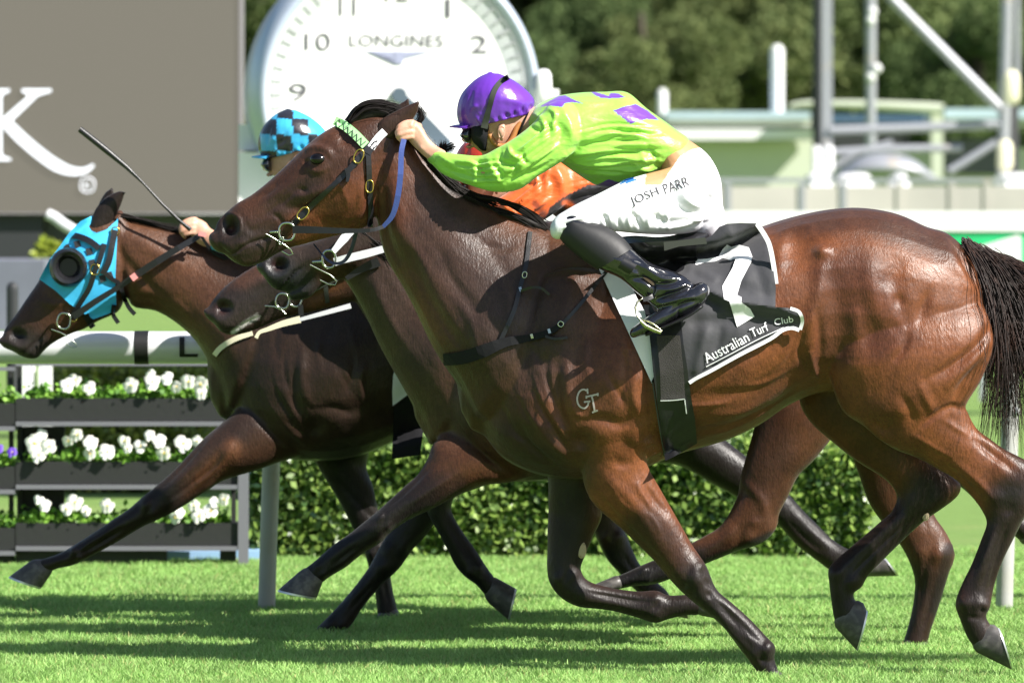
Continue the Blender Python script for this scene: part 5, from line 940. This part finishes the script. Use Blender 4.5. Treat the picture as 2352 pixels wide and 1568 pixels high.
for s_, X, Yp, wd in (('12', 916, -18, 54), ('1', 1034, 18, 10), ('2', 1106, 100, 40), ('3', 1148, 212, 34), ('4', 1106, 322, 40), ('5', 1034, 400, 36), ('6', 916, 440, 38), ('7', 800, 400, 38), ('8', 728, 322, 38), ('9', 690, 212, 42), ('10', 735, 97, 60), ('11', 803, 16, 38)):
    ctext(s_, (X-920)*1.03, 218-Yp, 42 if s_ in ('12', '11', '1') else 40, wd)
ctext('LONGINES', -4, 125, 27, 222, nm='maker_lettering')
lg = part('winged_emblem', (np.array([cpt(u, w_, -21) for u, w_ in [(-80,101),(0,99),(80,101),(14,84),(8,70),(-8,70),(-14,84)]]+[cpt(u, w_, -20) for u, w_ in [(-9,100),(9,100),(7,72),(-7,72)]]), [(0,5+0,1),(0,6,5),(1,5,4),(1,4,3),(1,3,2),(7,10,9,8)]), 'logo', dial)
hn = part('hour_hand', (np.array([cpt(u, w_, d_) for d_ in (-16, -12) for u, w_ in [(-6,-8),(10,8),(122,-104),(132,-140),(98,-126)]]), [(5,6,7,8,9),(0,4,3,2,1),(0,1,6,5),(1,2,7,6),(2,3,8,7),(3,4,9,8),(4,0,5,9)]), 'hand', ck)
V = [cpt(17*math.cos(2*math.pi*j/24), 17*math.sin(2*math.pi*j/24), d_) for d_ in (-22, -9) for j in range(24)]; part('hub', (np.array(V), [tuple(range(24, 48))]+[(j, (j+1) % 24, 24+(j+1) % 24, 24+j) for j in range(24)]), 'hand', ck)
v, f = loft([(1232,167,1232,240,34,0), (1240,159,1240,250,40,0), (1258,159,1258,250,40,0), (1266,170,1270,240,36,0)], YC, (0, .15, 0), ex=.7, cap=(0, 0)); part('crown', (v, f), 'clockwhite', ck)
bm = part('plinth', join([pbox(548, 286, 640, 345, YC+.05, .5), pbox(548, 350, 1290, 495, YC-.05, .7), pbox(548, 500, 1290, 690, YC-.15, .9)]), 'clockwhite', ck)
part('crown_support', pbox(1222, 205, 1284, 349, YC+.1, .3), 'clockwhite', ck)
# ================================================================ big screen
MAT['screen'] = M('led_screen', (.03,.028,.024), .8, emit=((.42,.39,.32), .3), spec=0); MAT['scrletter'] = M('led_white', (.8,.8,.85), .7, emit=((.75,.8,1), .35)); MAT['dark'] = M('dark_frame', (.025,.027,.03), .6); MAT['slate'] = M('slate_cladding', (.07,.075,.085), .6); MAT['palewall'] = M('pale_wall', (.17,.18,.23), .7, var=(2, (.14,.15,.19), .4, .6)); MAT['grey_frame'] = M('screen_frame', (.24,.22,.24), .5)
_t = MAT['screen'].node_tree; wv = _t.nodes.new('ShaderNodeTexWave'); wv.bands_direction = 'Z'; wv.inputs['Scale'].default_value = 26; tc = _t.nodes.new('ShaderNodeTexCoord'); _t.links.new(tc.outputs['Object'], wv.inputs[0]); mr = _t.nodes.new('ShaderNodeMapRange'); mr.inputs[3].default_value = .22; mr.inputs[4].default_value = .29; _t.links.new(wv.outputs['Fac'], mr.inputs[0]); _t.links.new(mr.outputs[0], _t.nodes['Principled BSDF'].inputs['Emission Strength'])
YS = 40; bs = thing('video_screen', 276, 490, YS, 'large taupe video screen showing a white letter K', 'screen')
part('display_panel', pbox(-900, -700, 549, 488, YS, .3), 'screen', bs); part('frame', join([pbox(549.5, -700, 555, 491, YS-.02, .35), pbox(-900, 488.5, 549, 492, YS-.02, .35)]), 'grey_frame', bs)
K1 = [(-40,204),(22,204),(22,213),(8,217),(6,225),(6,360),(10,365),(26,370),(26,369),(25,368),(25,369),(-40,369)]
def spoly(parent, name, poly, Y, d, mat):
    n = len(poly); v = [P(x, y, Y) for x, y in poly]+[P(x, y, Y+d) for x, y in poly]; return part(name, (np.array(v), [tuple(range(n))]+[(i, (i+1) % n, n+(i+1) % n, n+i) for i in range(n)]), mat, parent)
spoly(bs, 'letter_stem', [(-60,205),(22,205),(22,211),(8,216),(4,224),(4,352),(10,360),(25,364),(25,369),(-60,369)], YS-.02, .02, 'scrletter')
spoly(bs, 'letter_arm', [(5,273),(62,224),(62,216),(50,211),(50,205),(118,205),(118,211),(100,216),(86,221),(30,275),(5,290)], YS-.024, .02, 'scrletter')
leg = crom([(14,282),(50,318),(90,352),(130,380),(165,393),(195,392),(215,379)], 4); hwk = np.interp(np.linspace(0, 1, len(leg)), [0, .15, .5, .75, .9, 1], [12, 13, 13, 8, 5, 3]); tg = np.gradient(leg, axis=0); tg /= np.linalg.norm(tg, axis=1)[:, None]; nn = np.stack([-tg[:, 1], tg[:, 0]], 1)
spoly(bs, 'letter_leg', [tuple(p) for p in np.vstack([leg+nn*hwk[:, None], (leg-nn*hwk[:, None])[::-1]])], YS-.028, .02, 'scrletter')
part('registered_mark', ring(201, 425, 16, 17, 0, .004, YS-.02, m=4), 'scrletter', bs); part('registered_letter', lay_text('K', 201, 426, 16, 0, None, YS-.03, 0), 'scrletter', bs)
part('support_wall', join([pbox(-900, 493, 98, 596, YS+.05, .4), ]), 'dark', bs); part('cladding', pbox(98.5, 493, 700, 640, YS+.3, .3), 'slate', bs)
pw = part('kiosk_wall', pbox(-500, 598, 101, 760, 36, 1.5), 'palewall', None); tag(pw, 'pale blue-grey low wall below the video screen', 'wall')
bo = part('bollard', loft([(15,660,42,660,13),(15,700,42,700,13),(15,760,42,760,13),(15,980,42,980,13)], 30, ex=.8), 'dark', None); tag(bo, 'black bollard in front of the pale wall at far left', 'bollard')
wt = part('curved_pipe', tube([P(x, y, 38) for x, y in crom([(108,492),(125,500),(145,515),(170,530),(200,545),(240,560),(300,580)], 4)], .035, 12), 'rail', None); tag(wt, 'white curved rail end showing beside the blue hood', 'rail')
def bush(name, cx, cy, rx, rz, Y, n, lab, cols, sz=.05):
    r = np.random.default_rng(int(cx)); q = r.normal(size=(n, 3)); q /= np.linalg.norm(q, axis=1)[:, None]; q *= r.random(n)[:, None]**.3; c = np.array(P(cx, cy, Y))
    t = empty(name, (c[0], Y, 0), lab, 'shrub'); obj('foliage', leaves(c+q*np.array((rx, rx, rz))*Y/FPX, sz, r, cols, 'foliage'), MAT['leaf'], t, smooth=False)
    part('stem', tube([(c[0], Y, 0), (c[0]+.02, Y, c[2]*.5), tuple(c)], [.03,.025,.015]), 'bark', t)
bush('shrub', 112, 600, 34, 44, 37.5, 900, 'small yellow-green shrub behind the blue hood', ((.2,.26,.02), (.4,.45,.08)))
wp = [part('white_post', pbox(40, 842, 76, 922, 29, .15), 'clockwhite', None), part('white_post', pbox(88, 842, 115, 922, 29, .15), 'clockwhite', None)]
for o, l in zip(wp, ('broad white post behind the top planter trough, left of the narrow one', 'narrower white post behind the top planter trough')):
    tag(o, l, 'post', 'white posts behind the flower stand')
    for v_ in o.data.vertices:
        if v_.co.z < P(0, 915, 29)[2]: v_.co.z = 0
# ================================================================ hoarding, walls, building, gantry
MAT['board'] = M('white_hoarding', (.80,.80,.80), .5); MAT['green'] = M('green_banner', (.02,.48,.17), .5); MAT['concrete'] = M('pale_concrete', (.52,.49,.45), .8, var=(.8, (.42,.40,.37), .4, .65)); MAT['galv'] = M('galvanised_steel', (.36,.37,.40), .45, metal=.3, var=(2.5, (.46,.40,.33), .62, .7)); MAT['galvdark'] = M('dark_steel', (.07,.07,.075), .6)
MAT['palegreen'] = M('pale_green_paint', (.50,.54,.43), .7); MAT['roofblue'] = M('roof_sheet', (.42,.54,.60), .4); MAT['cream_lamp'] = M('cream_fitting', (.75,.72,.52), .5); MAT['navyglass'] = M('dark_blue_glass', (.06,.11,.18), .2)
ho = thing('hoarding', 1400, 560, 45, 'long white hoarding with a green banner behind the horses', 'hoarding')
part('white_top_board', pbox(408, 485, 3200, 531, 45, .1), 'board', ho); part('banner', pbox(1500, 531.5, 3200, 640, 45.02, .06), 'green', ho); part('skirt', pbox(408, 640.5, 3200, 700, 45.05, .06), 'board', ho)
spoly(ho, 'banner_shape', [(2250,566),(2340,539),(2346,546),(2346,638),(2260,638)], 44.98, .03, 'board')
for i, x in enumerate(range(450, 3200, 300)): part('support', join([pbox(x, 531.5, x+14, 920, 45.2, .08)]), 'galv', ho)
wl = thing('boundary_wall', 2000, 480, 56, 'beige concrete boundary wall with a grey top rail', 'wall')
part('wall_panel', pbox(1500, 428, 3000, 560, 56, .25), 'concrete', wl); part('top_rail', pbox(1500, 409, 3000, 419, 56, .06), 'galv', wl)
for x in (1665, 1835, 1930, 2060, 2180, 2260, 2420, 2600): part('pilaster', pbox(x, 421, x+15, 560, 55.985, .05), 'galv' if x % 20 else 'concrete', wl)
for i, (x0, x1, lab) in enumerate(((1868,1920,'white van roof showing over the wall, left of the gantry braces'), (1946,2012,'broad white van roof showing over the wall under the gantry'), (2066,2100,'narrow white vehicle roof showing over the wall'), (2320,2400,'white vehicle roof at the right picture edge'))):
    t = empty('parked_van', P((x0+x1)/2, 430, 60), lab, 'van', 'vans parked behind the wall')
    zt = P(0, 397, 60)[2]; X0 = P(x0, 0, 60)[0]; X1 = P(x1, 0, 60)[0]; zm = P(0, 428, 60)[2]
    v, f = loft([(x0,470,x0+2,640,200), (x0,410,x0+2,640,200), (x0+6,398,x0+6,640,190), (x1-8,397,x1-8,640,190), (x1,420,x1,640,200), (x1+18,480,x1+18,640,195)], 60, (0, 1.2, 0), ex=.5, sub=2, cap=(0, 0)); part('body', (v, f), 'board', t)
    part('side_window', pbox(x0+5, 436, x1-2, 468, 60.32, .02), 'navyglass', t)
bd = thing('grandstand_building', 1900, 400, 78, 'low pale green building with blue-grey roof beyond the wall', 'building')
part('wall', pbox(1540, 322, 1880, 560, 78, 6), 'palegreen', bd); part('wall', pbox(1880.5, 340, 3000, 560, 78.2, 6), 'palegreen', bd); part('roof', join([pbox(1530, 257, 1862, 272, 77.6, 6), pbox(2170, 250, 3000, 272, 77.6, 6)]), 'roofblue', bd)
part('fascia', join([pbox(1530, 273, 1862, 289, 77.7, .3), pbox(2170, 273, 3000, 290, 77.7, .3)]), 'palegreen', bd); part('gutter', pbox(1530, 297, 1866, 320, 77.5, .4), 'board', bd); part('soffit', pbox(1540, 290, 1862, 296, 78.1, .3), 'slate', bd)
part('entrance_roof', loft([(1812,240,1812,252,60),(1850,232,1850,246,60),(2000,232,2000,252,60),(2150,238,2150,262,60),(2160,242,2160,262,60)], 77, ex=.4, sub=2, cap=(0,0)), 'palegreen', bd)
part('window_strip', pbox(1905, 262, 2122, 282, 77.9, .2), 'navyglass', bd); part('dark_void', pbox(1908, 308, 2090, 334, 78.0, .1), 'dark', bd); part('pillar', pbox(2140, 255, 2166, 420, 77.4, .4), 'palegreen', bd); part('dark_bay', pbox(2170, 320, 2290, 400, 78.05, .1), 'slate', bd); part('dark_bay', pbox(1930, 336, 1985, 410, 78.05, .1), 'slate', bd)  # dark strip between the beams is a shaded void put in as colour
v, f = loft([(1925,396,1925,420,60),(1975,362,1965,420,90),(2030,352,2030,420,100),(2090,362,2100,420,90),(2140,398,2140,420,60)], 66, (0,0,0)); o = part('tent_roof', (v, f), 'galv', None); tag(o, 'grey domed tent roof under the gantry beams', 'tent')
ga = thing('lighting_gantry', 2100, 400, 62, 'galvanised steel lighting gantry with a diagonal brace at right', 'gantry')
def beam(pts, r_, mat='galv', nm='beam', Y=62): return part(nm, tube([P(x, y, Y) for x, y in pts], r_, 8), mat, ga)
part('column', pbox(1868, -300, 1888, 560, 62.2, .12), 'galvdark', ga); part('column', pbox(1888, -300, 1912, 560, 62.0, .12), 'galv', ga); beam([(2316,-300),(2312,60),(2306,300),(2298,560)], .062, nm='column'); part('column', pbox(2318, 230, 2340, 560, 62.2, .12), 'galvdark', ga); beam([(2336,-300),(2336,160),(2333,200)], .03, nm='column')
beam([(2020,-40),(2050,0),(2300,252)], .055, nm='brace'); beam([(1905,300),(2100,294),(2300,286)], .048); beam([(1905,350),(2040,342),(2210,340)], .042); beam([(2180,394),(2290,326)], .045, nm='brace'); beam([(1900,392),(1960,355),(2050,325)], .03, nm='brace')
for x, y, rx, ry in ((2323,202,19,22), (2308,358,18,20), (1876,372,11,26), (1904,366,11,22)): v, f = loft([(x-rx,y-ry,x+rx,y-ry,rx),(x-rx,y+ry,x+rx,y+ry,rx)], 61.7, ex=.7, sub=1); part('floodlight_housing', (v, f), 'cream_lamp' if x > 2000 else 'board', ga)
lp = thing('lamp_pole', 2000, 240, 70, 'tall thin grey pole with small round lamps above the green roof', 'lamp post')
part('pole', tube([P(2000,-300,70), P(2000,560,70)], .062, 12), 'galv', lp)
for x, y in ((2004,28),(2000,47),(2014,158),(2000,178)): v, f = ell(x, y, 11, 11, 11, 69.9); part('lamp', (v, f), 'board', lp)
for x0, x1, y0, lab in ((1770,1800,118,'taller white vent pipe above the roof line'), (1510,1532,215,'shorter pale vent pipe above the roof line')):
    o = part('vent_pipe', loft([(x0,y0,x1,y0,(x1-x0)/2),(x0,y0+60,x1,y0+60,(x1-x0)/2),(x0,300,x1,300,(x1-x0)/2)], 79, sub=1), 'board', None); tag(o, lab, 'vent pipe')
# ================================================================ trees beyond
def make_crown(seed, R, n, cols):
    r = np.random.default_rng(seed); pts = []
    for k in range(26):
        d = r.normal(size=3); d /= np.linalg.norm(d); c = d*np.array((R, R, R*.95))*(.35+.6*r.random()); rad = R*(.22+.22*r.random()); q = r.normal(size=(n//26, 3)); q /= np.linalg.norm(q, axis=1)[:, None]; pts.append(c+q*rad*(r.random(n//26)[:, None]**.25)*np.array((1, 1, .8)))
    return leaves(np.vstack(pts), .075, r, cols, 'crown')
protos = []
for s_, cols in ((1, ((.085,.12,.045), (.16,.20,.075))), (2, ((.07,.105,.042), (.125,.17,.065))), (3, ((.09,.12,.048), (.18,.21,.08)))): protos.append(make_crown(s_, 3.0, 42000, cols))
trunk = mesh('trunk', *tube([(0,0,-5.4),(.1,0,-3),(0,.1,0),(-.1,0,1.5)], [.35,.28,.2,.08], 12))
TR = [(600,90,118,1.0), (760,40,128,1.1), (1260,60,112,.95), (1400,110,122,.9), (1500,30,110,1.0), (1640,180,104,.75), (1700,20,126,1.1), (1790,120,108,.85), (1960,60,112,1.0), (2080,160,106,.85), (2200,40,116,1.05), (2330,120,108,.95), (2450,20,120,1.1), (1330,230,101,.6), (1480,235,100,.55), (980,60,130,1.1), (2250,215,100,.5), (500,120,122,1)]
words = ['leftmost, between screen and clock', 'behind the upper left of the clock', 'just right of the clock', 'above the lime jockey\'s back', 'top centre-right of the background', 'small and dark, low centre', 'tall, behind the dark gap', 'behind the white vent pipe', 'left of the thin lamp pole', 'low, right of the lamp pole', 'behind the diagonal brace', 'behind the right gantry column', 'at the right picture edge', 'small, right of the clock crown', 'small, beside the short vent pipe', 'hidden mostly by the clock', 'small, under the diagonal brace', 'behind the video screen edge']
for i, ((x, y, Y, s_), wd) in enumerate(zip(TR, words)):
    c = P(x, y, Y); sc_ = s_; t = empty('tree', (c[0], c[1], 0), 'olive green tree in the blurred background, '+wd, 'tree', 'trees beyond the racecourse')
    cr = bpy.data.objects.new('crown', protos[i % 3]); link(cr); cr.scale = (sc_, sc_, sc_*1.05); cr.rotation_euler = (0, 0, i*1.7); cr.parent = t; cr.location = (0, 0, c[2])
    if not protos[i % 3].materials: protos[i % 3].materials.append(MAT['crown'])
    tk = bpy.data.objects.new('trunk', trunk); link(tk); tk.parent = t; tk.location = (0, 0, c[2]); tk.scale = (sc_, sc_, max(1, c[2]/5.4))
    if not trunk.materials: trunk.materials.append(MAT['bark'])
wd_ = np.random.default_rng(44); n = 150000; q = np.stack([(wd_.random(n)*2-1)*26, 136+8*wd_.random(n), wd_.random(n)*13], 1); q[:, 1] += 2*np.sin(q[:, 0]*.9)*np.cos(q[:, 2]*.8)
ws = obj('woodland', leaves(q, .14, wd_, ((.06,.09,.036), (.12,.155,.06)), 'woodland'), MAT['crown'], smooth=False); tag(ws, 'dark wooded slope filling the far background', 'woodland', kind='stuff')
hl = obj('hill', mesh('hill', [(-90,146,-1),(90,146,-1),(90,200,30),(-90,200,30)], [(0,1,2,3)]), M('hill_cover', (.03,.04,.018), .95, var=(.3, (.07,.08,.03), .4, .6))); tag(hl, kind='structure')
